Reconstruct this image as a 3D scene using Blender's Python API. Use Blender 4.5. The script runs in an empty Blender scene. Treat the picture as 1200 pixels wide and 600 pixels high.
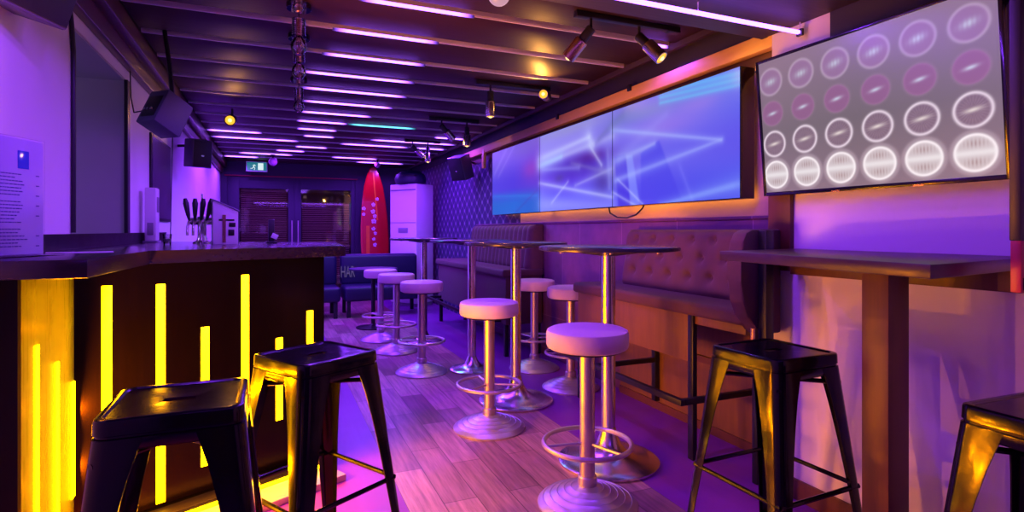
import bpy, bmesh, math, random
import numpy as np
from mathutils import Vector, Matrix, Euler
random.seed(7)
R = math.radians
SC = bpy.context.scene
COL = SC.collection

# ------------------------------------------------------------------ materials
def lin(c):
    return tuple(((v/255)/12.92 if v/255 <= .04045 else ((v/255+.055)/1.055)**2.4) for v in c)

def new_mat(name):
    m = bpy.data.materials.new(name); m.use_nodes = True
    nt = m.node_tree
    return m, nt, nt.nodes['Principled BSDF']

def mat(name, col, rough=.5, metal=0., var=.12, scale=14., coat=0., spec=.5, bump=0., stretch=(1, 1, 1), sheen=0.):
    """noise-varied surface"""
    m, nt, b = new_mat(name)
    N, L = nt.nodes, nt.links
    tc = N.new('ShaderNodeTexCoord'); mp = N.new('ShaderNodeMapping'); mp.inputs['Scale'].default_value = stretch
    L.new(tc.outputs['Object'], mp.inputs['Vector'])
    no = N.new('ShaderNodeTexNoise'); no.inputs['Scale'].default_value = scale; no.inputs['Detail'].default_value = 4
    L.new(mp.outputs[0], no.inputs['Vector'])
    mx = N.new('ShaderNodeMix'); mx.data_type = 'RGBA'
    c = Vector(col)
    mx.inputs['A'].default_value = (*(c*(1-var)), 1); mx.inputs['B'].default_value = (*[min(1, v) for v in c*(1+var)], 1)
    L.new(no.outputs['Fac'], mx.inputs['Factor']); L.new(mx.outputs['Result'], b.inputs['Base Color'])
    mr = N.new('ShaderNodeMapRange'); mr.inputs['To Min'].default_value = max(.02, rough*.85); mr.inputs['To Max'].default_value = min(1, rough*1.15)
    L.new(no.outputs['Fac'], mr.inputs['Value']); L.new(mr.outputs[0], b.inputs['Roughness'])
    b.inputs['Metallic'].default_value = metal
    b.inputs['Coat Weight'].default_value = coat; b.inputs['Coat Roughness'].default_value = .08
    b.inputs['Specular IOR Level'].default_value = spec
    b.inputs['Sheen Weight'].default_value = sheen
    if bump:
        bp = N.new('ShaderNodeBump'); bp.inputs['Strength'].default_value = bump; bp.inputs['Distance'].default_value = .004
        L.new(no.outputs['Fac'], bp.inputs['Height']); L.new(bp.outputs[0], b.inputs['Normal'])
    return m

def emit(name, col, strength):
    m, nt, b = new_mat(name)
    b.inputs['Base Color'].default_value = (.02, .02, .02, 1)
    b.inputs['Emission Color'].default_value = (*col, 1)
    b.inputs['Emission Strength'].default_value = strength
    b.inputs['Roughness'].default_value = .4
    return m

VIOLET = (.23, .032, 1.0)
AMBER = (1.0, .42, .0)
ORANGE = (1.0, .25, .0)
M = {}
M['cream_wall'] = mat('beige_paint', (.80, .60, .34), .7, var=.03, scale=5, bump=.05)
M['white_wall'] = mat('white_paint', (.82, .80, .80), .65, var=.03, scale=4, bump=.05)
M['dark_wall'] = mat('dark_navy_paint', (.03, .028, .05), .6, var=.1)
M['niche'] = mat('grey_passage_paint', (.45, .45, .42), .8, var=.04)
M['black_dado'] = mat('black_dado_laminate', (.006, .005, .007), .4, var=.2, spec=.25)
M['beam'] = mat('brown_varnished_beam', (.10, .035, .018), .35, var=.35, scale=8, stretch=(12, .6, 12), coat=.3)
M['red_trim'] = mat('dark_red_trim_paint', (.32, .02, .045), .5)
M['brown_post'] = mat('brown_wood_post', (.12, .042, .016), .45, var=.25, scale=9, stretch=(10, 10, .7))
M['table_wood'] = mat('dark_stained_table_wood', (.045, .020, .022), .36, var=.3, scale=9, stretch=(12, .8, 12), coat=.05, spec=.35)
M['bar_top'] = mat('dark_polished_bar_top', (.022, .014, .018), .18, var=.3, scale=10, stretch=(1, 9, 9), coat=.15)
M['bar_face'] = mat('black_lacquer_panel', (.003, .0015, .0015), .2, var=.3, scale=6, stretch=(8, 8, .6), spec=.12)
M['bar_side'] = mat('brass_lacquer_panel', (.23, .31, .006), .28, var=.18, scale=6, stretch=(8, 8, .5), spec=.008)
M['plinth'] = mat('black_plinth', (.006, .005, .006), .5, spec=.15)
M['step'] = mat('pale_wood_step', (.62, .45, .27), .4, var=.2, scale=8, stretch=(.7, 9, 9))
M['black_metal'] = mat('black_painted_metal', (.015, .015, .018), .35, metal=.3, var=.2)
M['gun_metal'] = mat('black_gloss_metal_sheet', (.004, .0035, .005), .15, metal=0., var=.25, scale=22, bump=.10, coat=.05, spec=.28)
M['steel'] = mat('brushed_steel', (.68, .60, .58), .42, metal=1., var=.06, scale=30, stretch=(1, 1, .1))
M['chrome'] = mat('polished_chrome', (.80, .74, .74), .24, metal=1., var=.03)
M['steel_base'] = mat('ridged_steel_base', (.60, .58, .62), .38, metal=.8, var=.06, scale=40)
M['vinyl'] = mat('cream_vinyl', (.72, .57, .60), .55, var=.04, scale=40, bump=.1)
M['table_black'] = mat('black_laminate_top', (.03, .03, .045), .22, var=.2)
M['velvet'] = mat('brown_purple_velvet', (.085, .030, .038), .72, var=.25, scale=25, bump=.25, sheen=.08)
M['bench_wood'] = mat('brown_bench_panel', (.19, .09, .022), .45, var=.3, scale=7, stretch=(6, 6, .6))
M['sofa_blue'] = mat('dark_blue_leatherette', (.009, .008, .045), .45, var=.15, scale=30, bump=.1)
M['rail'] = mat('cream_trunking', (.82, .56, .16), .5, var=.08, stretch=(3, .5, 3))
M['plastic_black'] = mat('black_plastic', (.012, .012, .015), .45, var=.1)
M['speaker_case'] = mat('black_speaker_case', (.10, .085, .17), .5, var=.1, scale=60, bump=.1)
M['white_plastic'] = mat('white_plastic', (.78, .76, .78), .4, var=.02)
M['grey_plastic'] = mat('grey_plastic', (.25, .24, .28), .4, var=.05)
M['alu'] = mat('aluminium_profile', (.80, .76, .80), .35, metal=.2, var=.05)
M['ceil_board'] = mat('dark_brown_ceiling_board', (.045, .018, .018), .55, var=.3, scale=8, stretch=(.6, 9, 9), spec=.25)
M['ceil_black'] = mat('black_ceiling_void', (.012, .01, .012), .7)
M['soffit'] = mat('dark_soffit_board', (.04, .022, .03), .6, var=.2, scale=8, stretch=(.6, 9, 9))
M['can_steel'] = mat('spotlight_steel', (.62, .58, .60), .22, metal=1., var=.05)
M['copper'] = mat('copper_spotlight', (.70, .42, .30), .25, metal=1., var=.05)
M['red_board'] = mat('red_gloss_surfboard', (.55, .012, .012), .18, var=.15, scale=4, coat=.6)
M['orange_stripe'] = mat('orange_stripe_paint', (.85, .22, .02), .25, var=.2, scale=6)
M['petal'] = mat('white_flower_paint', (.80, .72, .78), .4, var=.05)
M['poster'] = mat('dark_poster_print', (.07, .035, .10), .35, var=.6, scale=5, stretch=(1, 1, 2))
M['black_bezel'] = mat('black_gloss_bezel', (.006, .006, .008), .15, var=.1)
M['sign_red'] = mat('red_sign_print', (.55, .03, .05), .4, var=.05)
M['menu_paper'] = mat('pale_menu_paper', (.62, .62, .78), .6, var=.03)
M['ink'] = mat('dark_blue_ink', (.10, .08, .30), .6)
M['ink_blue'] = mat('blue_logo_print', (.02, .06, .55), .5)
M['brown_blind'] = mat('brown_slat_blind', (.62, .36, .22), .55, var=.15)
M['led_tube'] = emit('violet_led_tube', (.30, .085, 1.), 10.)
def soft_led(name, col, strength):
    m = emit(name, col, strength); nt = m.node_tree; N, L = nt.nodes, nt.links
    tc = N.new('ShaderNodeTexCoord'); sp = N.new('ShaderNodeSeparateXYZ'); L.new(tc.outputs['Generated'], sp.inputs[0])
    iv = N.new('ShaderNodeMath'); iv.operation = 'SUBTRACT'; iv.inputs[0].default_value = 1.; L.new(sp.outputs['X'], iv.inputs[1])
    mn = N.new('ShaderNodeMath'); mn.operation = 'MINIMUM'; L.new(sp.outputs['X'], mn.inputs[0]); L.new(iv.outputs[0], mn.inputs[1])
    mr = N.new('ShaderNodeMapRange'); mr.interpolation_type = 'SMOOTHSTEP'; mr.inputs['From Max'].default_value = .16; mr.inputs['To Min'].default_value = .15; mr.inputs['To Max'].default_value = strength
    L.new(mn.outputs[0], mr.inputs['Value']); L.new(mr.outputs[0], N['Principled BSDF'].inputs['Emission Strength'])
    return m
M['led_violet'] = soft_led('violet_led_diffuser', (.30, .085, 1.), 9.)
M['led_cyan'] = soft_led('cyan_led_diffuser', (.12, .7, 1.), 2.5)
M['led_off'] = mat('unlit_led_diffuser', (.70, .66, .72), .5, var=.02)
M['led_amber'] = emit('amber_led_strip', AMBER, 22.)
M['added_warm'] = emit('warm_added_glow', (1., .36, .03), 7.)  # glow of the added strip hidden behind the screens
M['led_step'] = emit('amber_step_led', AMBER, 40.)
M['lamp_warm'] = emit('warm_lamp_lens', (1.0, .42, .03), 1.6)
M['lamp_core'] = emit('warm_lamp_core', (1.0, .72, .28), 2.2)
M['lamp_pink'] = emit('pink_lamp_glass', (.85, .45, .55), .7)
M['lamp_violet'] = mat('violet_lamp_glass', (.55, .22, .50), .15, var=.05)
M['exit_green'] = emit('green_exit_panel', (.01, .22, .26), .8)
M['exit_white'] = emit('white_exit_pictogram', (.75, .95, .95), .9)
M['text_white'] = emit('white_sign_lettering', (.42, .30, .80), .2)

def glass(name, col=(1, 1, 1), rough=.02, ior=1.45, alpha_mix=.75):
    m, nt, b = new_mat(name); N, L = nt.nodes, nt.links
    tr = N.new('ShaderNodeBsdfTransparent'); tr.inputs['Color'].default_value = (*col, 1)
    gl = N.new('ShaderNodeBsdfGlossy'); gl.inputs['Roughness'].default_value = rough
    fr = N.new('ShaderNodeFresnel'); fr.inputs['IOR'].default_value = ior
    ad = N.new('ShaderNodeMath'); ad.operation = 'ADD'; ad.inputs[1].default_value = 1-alpha_mix; ad.use_clamp = True
    mx = N.new('ShaderNodeMixShader')
    L.new(fr.outputs[0], ad.inputs[0]); L.new(ad.outputs[0], mx.inputs[0])
    L.new(tr.outputs[0], mx.inputs[1]); L.new(gl.outputs[0], mx.inputs[2])
    L.new(mx.outputs[0], N['Material Output'].inputs['Surface'])
    return m
M['pane'] = glass('door_glass', (.9, .9, .95), .03, 1.5, .93)
M['clear'] = glass('clear_glass', (.96, .94, .98), .02, 1.5, .85)
M['acrylic'] = glass('clear_acrylic', (.97, .97, .98), .06, 1.12, .985)

def floor_mat():
    m, nt, b = new_mat('plank_and_resin_floor'); N, L = nt.nodes, nt.links
    tc = N.new('ShaderNodeTexCoord'); sp = N.new('ShaderNodeSeparateXYZ'); L.new(tc.outputs['Object'], sp.inputs[0])
    cb = N.new('ShaderNodeCombineXYZ'); L.new(sp.outputs['Y'], cb.inputs['X']); L.new(sp.outputs['X'], cb.inputs['Y'])
    mp = N.new('ShaderNodeMapping'); mp.inputs['Location'].default_value = (.13, -.526, 0); L.new(cb.outputs[0], mp.inputs[0])
    br = N.new('ShaderNodeTexBrick'); br.inputs['Scale'].default_value = 1
    br.inputs['Brick Width'].default_value = .62; br.inputs['Row Height'].default_value = .153
    br.inputs['Mortar Size'].default_value = .0022; br.inputs['Mortar Smooth'].default_value = .3
    br.offset = .37; br.offset_frequency = 2
    br.inputs['Color1'].default_value = (.27, .14, .13, 1); br.inputs['Color2'].default_value = (.68, .42, .38, 1); br.inputs['Mortar'].default_value = (.10, .06, .05, 1)
    L.new(mp.outputs[0], br.inputs['Vector'])
    gm = N.new('ShaderNodeMapping'); gm.inputs['Scale'].default_value = (3, 42, 1); L.new(cb.outputs[0], gm.inputs[0])
    no = N.new('ShaderNodeTexNoise'); no.inputs['Scale'].default_value = 1.; no.inputs['Detail'].default_value = 6; no.inputs['Roughness'].default_value = .65
    L.new(gm.outputs[0], no.inputs['Vector'])
    rp = N.new('ShaderNodeMapRange'); rp.inputs['From Min'].default_value = .3; rp.inputs['From Max'].default_value = .7
    rp.inputs['To Min'].default_value = .42; rp.inputs['To Max'].default_value = 1.2; L.new(no.outputs['Fac'], rp.inputs['Value'])
    mu = N.new('ShaderNodeMix'); mu.data_type = 'RGBA'; mu.blend_type = 'MULTIPLY'; mu.inputs['Factor'].default_value = 1
    L.new(br.outputs['Color'], mu.inputs['A']); L.new(rp.outputs[0], mu.inputs['B'])
    # plank field between the two smooth resin borders
    g1 = N.new('ShaderNodeMath'); g1.operation = 'GREATER_THAN'; g1.inputs[1].default_value = .526; L.new(sp.outputs['X'], g1.inputs[0])
    g2 = N.new('ShaderNodeMath'); g2.operation = 'LESS_THAN'; g2.inputs[1].default_value = 1.597; L.new(sp.outputs['X'], g2.inputs[0])
    g3 = N.new('ShaderNodeMath'); g3.operation = 'MULTIPLY'; L.new(g1.outputs[0], g3.inputs[0]); L.new(g2.outputs[0], g3.inputs[1])
    n2 = N.new('ShaderNodeTexNoise'); n2.inputs['Scale'].default_value = 3.; n2.inputs['Detail'].default_value = 5
    L.new(tc.outputs['Object'], n2.inputs['Vector'])
    rs = N.new('ShaderNodeMix'); rs.data_type = 'RGBA'; rs.inputs['A'].default_value = (.18, .02, .27, 1); rs.inputs['B'].default_value = (.30, .045, .40, 1)
    L.new(n2.outputs['Fac'], rs.inputs['Factor'])
    fx = N.new('ShaderNodeMix'); fx.data_type = 'RGBA'
    L.new(g3.outputs[0], fx.inputs['Factor']); L.new(rs.outputs['Result'], fx.inputs['A']); L.new(mu.outputs['Result'], fx.inputs['B'])
    L.new(fx.outputs['Result'], b.inputs['Base Color'])
    ro = N.new('ShaderNodeMapRange'); ro.inputs['To Min'].default_value = .30; ro.inputs['To Max'].default_value = .46
    L.new(no.outputs['Fac'], ro.inputs['Value']); L.new(ro.outputs[0], b.inputs['Roughness'])
    bp = N.new('ShaderNodeBump'); bp.inputs['Strength'].default_value = .12; bp.inputs['Distance'].default_value = .003
    L.new(mu.outputs['Result'], bp.inputs['Height']); L.new(bp.outputs[0], b.inputs['Normal'])
    return m
M['floor'] = floor_mat()

def tile_mat():
    m, nt, b = new_mat('brown_slate_wall_tile'); N, L = nt.nodes, nt.links
    tc = N.new('ShaderNodeTexCoord'); sp = N.new('ShaderNodeSeparateXYZ'); L.new(tc.outputs['Object'], sp.inputs[0])
    cb = N.new('ShaderNodeCombineXYZ'); L.new(sp.outputs['Y'], cb.inputs['X']); L.new(sp.outputs['Z'], cb.inputs['Y'])
    mp = N.new('ShaderNodeMapping'); mp.inputs['Location'].default_value = (.2, -.07, 0); L.new(cb.outputs[0], mp.inputs[0])
    br = N.new('ShaderNodeTexBrick'); br.inputs['Scale'].default_value = 1; br.offset = .5
    br.inputs['Brick Width'].default_value = .62; br.inputs['Row Height'].default_value = .31
    br.inputs['Mortar Size'].default_value = .003
    br.inputs['Color1'].default_value = (.13, .042, .10, 1); br.inputs['Color2'].default_value = (.18, .06, .13, 1); br.inputs['Mortar'].default_value = (.30, .15, .22, 1)
    L.new(mp.outputs[0], br.inputs['Vector'])
    no = N.new('ShaderNodeTexNoise'); no.inputs['Scale'].default_value = 9; no.inputs['Detail'].default_value = 7; L.new(tc.outputs['Object'], no.inputs['Vector'])
    rp = N.new('ShaderNodeMapRange'); rp.inputs['To Min'].default_value = .6; rp.inputs['To Max'].default_value = 1.4; L.new(no.outputs['Fac'], rp.inputs['Value'])
    mu = N.new('ShaderNodeMix'); mu.data_type = 'RGBA'; mu.blend_type = 'MULTIPLY'; mu.inputs['Factor'].default_value = 1
    L.new(br.outputs['Color'], mu.inputs['A']); L.new(rp.outputs[0], mu.inputs['B'])
    L.new(mu.outputs['Result'], b.inputs['Base Color']); b.inputs['Roughness'].default_value = .5
    bp = N.new('ShaderNodeBump'); bp.inputs['Strength'].default_value = .3; bp.inputs['Distance'].default_value = .004
    L.new(no.outputs['Fac'], bp.inputs['Height']); L.new(bp.outputs[0], b.inputs['Normal'])
    return m
M['tile'] = tile_mat()

def wallpaper_mat():
    m, nt, b = new_mat('navy_diamond_wallpaper'); N, L = nt.nodes, nt.links
    tc = N.new('ShaderNodeTexCoord'); sp = N.new('ShaderNodeSeparateXYZ'); L.new(tc.outputs['Object'], sp.inputs[0])
    def mth(op, a, b_=None):
        n = N.new('ShaderNodeMath'); n.operation = op
        for i, v in enumerate((a, b_)):
            if v is None: continue
            if isinstance(v, (int, float)): n.inputs[i].default_value = v
            else: L.new(v, n.inputs[i])
        return n.outputs[0]
    y = mth('DIVIDE', sp.outputs['Y'], .20); z = mth('DIVIDE', sp.outputs['Z'], .17)
    def edge(v):
        f = mth('FRACT', v); return mth('MINIMUM', f, mth('SUBTRACT', 1., f))
    e1 = edge(mth('ADD', y, z)); e2 = edge(mth('SUBTRACT', y, z))
    line = mth('LESS_THAN', mth('MINIMUM', e1, e2), .07)
    knot = mth('LESS_THAN', mth('MAXIMUM', e1, e2), .17)
    k = mth('ADD', mth('MULTIPLY', line, .35), mth('MULTIPLY', knot, .8)); k = mth('MINIMUM', k, 1.)
    mx = N.new('ShaderNodeMix'); mx.data_type = 'RGBA'; mx.inputs['A'].default_value = (.022, .02, .075, 1); mx.inputs['B'].default_value = (.24, .18, .30, 1)
    L.new(k, mx.inputs['Factor']); L.new(mx.outputs['Result'], b.inputs['Base Color']); b.inputs['Roughness'].default_value = .45
    return m
M['wallpaper'] = wallpaper_mat()

# ------------------------------------------------------------------ mesh helper
class MB:
    def __init__(s): s.bm = bmesh.new()
    def _poly(s, vs, faces):
        bv = [s.bm.verts.new(v) for v in vs]
        fs = []
        for f in faces:
            try: fs.append(s.bm.faces.new([bv[i] for i in f]))
            except ValueError: pass
        return bv, fs
    def hexa(s, p, bevel=0., seg=2):
        """p: 8 points, bottom loop then top loop"""
        bv, fs = s._poly(p, [(3, 2, 1, 0), (4, 5, 6, 7), (0, 1, 5, 4), (1, 2, 6, 5), (2, 3, 7, 6), (3, 0, 4, 7)])
        if bevel:
            es = list({e for f in fs for e in f.edges})
            bmesh.ops.bevel(s.bm, geom=es, offset=bevel, segments=seg, affect='EDGES', profile=.5, clamp_overlap=True)
        return s
    def box(s, x0, x1, y0, y1, z0, z1, bevel=0., seg=2, mtx=None):
        p = [Vector(v) for v in ((x0, y0, z0), (x1, y0, z0), (x1, y1, z0), (x0, y1, z0), (x0, y0, z1), (x1, y0, z1), (x1, y1, z1), (x0, y1, z1))]
        if mtx is not None: p = [mtx @ v for v in p]
        return s.hexa(p, bevel, seg)
    def prism(s, poly, z0, z1, bevel=0., mtx=None):
        n = len(poly)
        p = [Vector((x, y, z0)) for x, y in poly]+[Vector((x, y, z1)) for x, y in poly]
        if mtx is not None: p = [mtx @ v for v in p]
        bv, fs = s._poly(p, [tuple(range(n-1, -1, -1)), tuple(range(n, 2*n))]+[(i, (i+1) % n, n+(i+1) % n, n+i) for i in range(n)])
        if bevel:
            es = list({e for f in fs for e in f.edges})
            bmesh.ops.bevel(s.bm, geom=es, offset=bevel, segments=2, affect='EDGES', profile=.5, clamp_overlap=True)
        return s
    def tube(s, pts, r, n=10, closed=False):
        pts = [Vector(p) for p in pts]; k = len(pts); rings = []
        rr = r if isinstance(r, (list, tuple)) else [r]*k
        prev = None
        for i, p in enumerate(pts):
            a = pts[i-1] if (i > 0 or closed) else p; b = pts[(i+1) % k] if (i < k-1 or closed) else p
            t = (b-a).normalized()
            if prev is None:
                u = t.orthogonal().normalized()
            else:
                u = (prev - t*prev.dot(t)).normalized()
            prev = u; w = t.cross(u)
            rings.append([s.bm.verts.new(p+(u*math.cos(q)+w*math.sin(q))*rr[i]) for q in (2*math.pi*j/n for j in range(n))])
        m = k if closed else k-1
        for i in range(m):
            A, B = rings[i], rings[(i+1) % k]
            off = 0
            if closed and i == k-1:
                off = min(range(n), key=lambda o: (A[0].co-B[o].co).length)
            for j in range(n):
                s.bm.faces.new((A[j], A[(j+1) % n], B[(j+1+off) % n], B[(j+off) % n]))
        if not closed:
            s.bm.faces.new(rings[0][::-1]); s.bm.faces.new(rings[-1])
        return s
    def ring(s, c, R_, r, n=48, m=10):
        c = Vector(c)
        return s.tube([c+Vector((R_*math.cos(2*math.pi*i/n), R_*math.sin(2*math.pi*i/n), 0)) for i in range(n)], r, m, True)
    def lathe(s, prof, c=(0, 0, 0), n=48, mtx=None):
        """prof: list of (r,z) bottom to top"""
        c = Vector(c); rings = []
        for r, z in prof:
            if r < 1e-6:
                v = Vector((0, 0, z)); v = (mtx @ v if mtx is not None else v)+c
                rings.append([s.bm.verts.new(v)])
            else:
                L_ = []
                for j in range(n):
                    q = 2*math.pi*j/n; v = Vector((r*math.cos(q), r*math.sin(q), z)); v = (mtx @ v if mtx is not None else v)+c
                    L_.append(s.bm.verts.new(v))
                rings.append(L_)
        for A, B in zip(rings, rings[1:]):
            if len(A) == 1 and len(B) == 1: continue
            for j in range(n):
                k = (j+1) % n
                if len(A) == 1: s.bm.faces.new((A[0], B[k], B[j]))
                elif len(B) == 1: s.bm.faces.new((A[j], A[k], B[0]))
                else: s.bm.faces.new((A[j], A[k], B[k], B[j]))
        if len(rings[0]) > 1: s.bm.faces.new(rings[0][::-1])
        if len(rings[-1]) > 1: s.bm.faces.new(rings[-1])
        return s
    def build(s, name, m, parent=None, loc=None, rot=None, angle=32):
        bmesh.ops.recalc_face_normals(s.bm, faces=s.bm.faces)
        me = bpy.data.meshes.new(name); s.bm.to_mesh(me); s.bm.free()
        me.shade_smooth(); me.set_sharp_from_angle(angle=R(angle))
        me.materials.append(m)
        o = bpy.data.objects.new(name, me); COL.objects.link(o)
        if parent is not None: o.parent = parent
        if loc is not None: o.location = loc
        if rot is not None: o.rotation_euler = rot
        return o

def tag(o, label=None, cat=None, group=None, kind=None):
    if label: o['label'] = label
    if cat: o['category'] = cat
    if group: o['group'] = group
    if kind: o['kind'] = kind
    return o
def thing(name, label, cat, loc=(0, 0, 0), rz=0., group=None, rot=None):
    o = bpy.data.objects.new(name, None); COL.objects.link(o); o.empty_display_size = .1
    o.location = loc; o.rotation_euler = rot if rot is not None else (0, 0, rz)
    return tag(o, label, cat, group)
def struct(o): o['kind'] = 'structure'; return o
def copy_tree(o, parent=None):
    c = o.copy(); COL.objects.link(c)
    if parent is not None: c.parent = parent
    for ch in list(o.children): copy_tree(ch, c)
    return c
def dup(o, loc, rz, label):
    c = copy_tree(o); c.location = loc; c.rotation_euler = (0, 0, rz); c['label'] = label
    return c
def text_mesh(name, body, size, m, parent, loc, rot, extrude=.001):
    cu = bpy.data.curves.new(name, 'FONT'); cu.body = body; cu.size = size; cu.extrude = extrude; cu.align_x = 'CENTER'; cu.align_y = 'CENTER'
    tmp = bpy.data.objects.new(name+'_src', cu); COL.objects.link(tmp)
    dg = bpy.context.evaluated_depsgraph_get(); me = bpy.data.meshes.new_from_object(tmp.evaluated_get(dg))
    bpy.data.objects.remove(tmp); bpy.data.curves.remove(cu)
    me.materials.clear(); me.materials.append(m)
    o = bpy.data.objects.new(name, me); COL.objects.link(o); o.parent = parent; o.location = loc; o.rotation_euler = rot
    return o

# ------------------------------------------------------------------ room shell
XL, XR, YB, YF, ZC = -.80, 2.40, 10.40, -1.6, 2.33
struct(MB().box(-2.6, 3.0, YF-.2, YB+.2, -.1, 0).build('floor', M['floor']))
# left wall with the passage opening (Y 2.97..3.95, top 2.07)
w = MB()
w.box(XL-.12, XL, YF, 2.97, 0, 2.5); w.box(XL-.12, XL, 3.95, YB, 0, 2.5); w.box(XL-.12, XL, 2.97, 3.95, 2.07, 2.5)
struct(w.build('wall_left', M['white_wall']))
w = MB(); w.box(-2.4, XL-.12, 3.95, 4.05, 0, 2.2); w.box(-2.4, XL-.004, 3.94, 3.952, 0, 2.07); w.box(-2.4, XL-.004, 2.97, 3.95, 2.06, 2.072); w.box(-2.4, XL-.12, 2.87, 2.97, 0, 2.2); w.box(-2.5, -2.4, 2.87, 4.05, 0, 2.2); w.box(-2.4, XL-.12, 2.97, 3.95, 2.07, 2.2)
struct(w.build('wall_passage', M['niche']))
struct(MB().box(XL-.004, XL+.014, 3.925, 3.985, 1.0, 2.065).build('door_1', M['plastic_black']))
w = MB(); w.box(XL+.0, XL+.015, 2.0, 5.2, 0, 1.155); w.box(XL+.0, XL+.02, 2.0, 5.2, 1.155, 1.165)
struct(w.build('trim_1', M['black_dado']))
# brown beam along the left wall under the ceiling
w = MB(); w.box(XL, XL+.045, YF, YB, 2.13, 2.33, .004); w.box(XL+.045, XL+.10, YF, YB, 2.22, 2.33, .004)
struct(w.build('trim_2', M['beam']))
# right wall: cream band, wainscot tiles, wallpaper
struct(MB().box(XR, XR+.12, 1.85, 5.42, 0, 2.5).build('wall_right', M['cream_wall']))
w = MB(); w.box(XR-.02, XR, 1.93, 6.75, 0, 1.24, .002); w.box(XR-.03, XR, 1.93, 6.75, 1.24, 1.258, .003)
struct(w.build('trim_3', M['tile']))
struct(MB().box(XR-.006, XR, 1.93, 7.4, 2.03, 2.12).build('shade_strip', M['beam']))  # dark strip painting the shade gap between trunking and screens
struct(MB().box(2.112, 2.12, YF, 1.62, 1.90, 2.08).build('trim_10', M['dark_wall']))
struct(MB().box(XR, XR+.12, 5.42, YB, 0, 2.5).build('wall_right_papered', M['wallpaper']))
struct(MB().box(XR-.008, XR, 1.93, YB, 2.215, 2.5).build('trim_4', M['dark_wall']))
# projecting white partition carrying the television
struct(MB().box(2.12, 2.52, YF, 1.92, 0, 2.5).build('wall_partition', M['white_wall']))
struct(MB().box(2.095, 2.12, 1.80, 1.92, 1.0, 1.72, .003).build('trim_5', M['brown_post']))
struct(MB().box(2.105, 2.12, YF, 1.90, 0, .09, .003).build('baseboard_right', M['brown_post']))
struct(MB().box(XL-.12, 2.5, YF-.12, YF, 0, 2.5).build('wall_front', M['dark_wall']))
# back wall with the two glazed doors
w = MB(); w.box(XL-.1, -.70, YB, YB+.12, 0, 2.5); w.box(1.36, XR+.1, YB, YB+.12, 0, 2.5); w.box(-.70, 1.36, YB, YB+.12, 2.09, 2.5)
struct(w.build('wall_back', M['dark_wall']))
struct(MB().box(-.74, 1.40, YB-.02, YB, 2.085, 2.105, .003).build('trim_6', M['red_trim']))
def glazed(name, x0, x1, px0, px1, hx):
    t = struct(thing(name, None, None, (0, YB+.02, 0)))
    f = MB(); f.box(x0, px0, 0, .06, 0, 2.085, .004); f.box(px1, x1, 0, .06, 0, 2.085, .004); f.box(px0, px1, 0, .06, 1.89, 2.085); f.box(px0, px1, 0, .06, 0, .16)
    f.build('door_frame', M['dark_wall'], t)
    MB().box(px0, px1, .025, .033, .16, 1.89).build('pane', M['pane'], t)
    MB().tube([(hx, -.05, .95), (hx, -.05, 1.35)], .012).tube([(hx, 0, .98), (hx, -.05, .98)], .007).tube([(hx, 0, 1.32), (hx, -.05, 1.32)], .007).build('handle', M['steel'], t)
    return t
glazed('door_2', -.70, .345, -.52, .24, .30)
glazed('door_3', .345, 1.36, .45, 1.29, .40)
def blind(label, x0, x1, z0, z1):
    t = thing('window_blind', label, 'blind', (0, YB+.16, 0), group='slatted blinds behind the glazed doors')
    b = MB(); z = z1
    while z > z0:
        b.hexa([Vector(v) for v in ((x0, -.012, z-.030), (x1, -.012, z-.030), (x1, .010, z-.016), (x0, .010, z-.016), (x0, -.012, z-.028), (x1, -.012, z-.028), (x1, .010, z-.014), (x0, .010, z-.014))]); z -= .034
    b.build('slats', M['brown_blind'], t)
    MB().box(x0, x1, -.02, .02, z1, z1+.04).build('headrail', M['brown_blind'], t)
blind('brown slatted blind behind the glass door under the exit sign', -.50, .22, .35, 1.84)
blind('brown slatted blind behind the glass door beside the red surfboard', .47, 1.27, .35, 1.62)
struct(MB().box(-1., 1.8, YB+.6, YB+.7, 0, 2.5).build('wall_lobby', M['brown_post']))

# ceiling: black void above, boards between light strips
NL = range(-9, 15)
lineY = lambda n: 2.85+.487*n
w = MB(); w.box(XL-.1, XR+.12, YF-.1, YB+.1, 2.42, 2.5)
c0 = struct(w.build('ceiling', M['ceil_black']))
w = MB()
for n in range(-2, 16):
    y0 = lineY(n)+.022; y1 = min(lineY(n+1)-.065, YB)
    w.box(-.70, 2.27, y0, y1, ZC, ZC+.03, .003)
o = struct(w.build('ceiling_board', M['ceil_board'])); o.parent = c0
w = MB(); w.box(2.27, 2.30, 1.93, YB, ZC-.035, ZC+.09, .003); w.box(-.73, -.70, 1.93, YB, ZC-.02, ZC+.09, .003); w.box(2.30, XR, 1.93, YB, ZC+.02, ZC+.05)
struct(w.build('trim_7', M['soffit']))
# lower soffit over the television end of the room
struct(MB().box(XL+.10, 2.12, YF, 1.98, 2.08, 2.40, .004).build('trim_8', M['soffit']))

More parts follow.
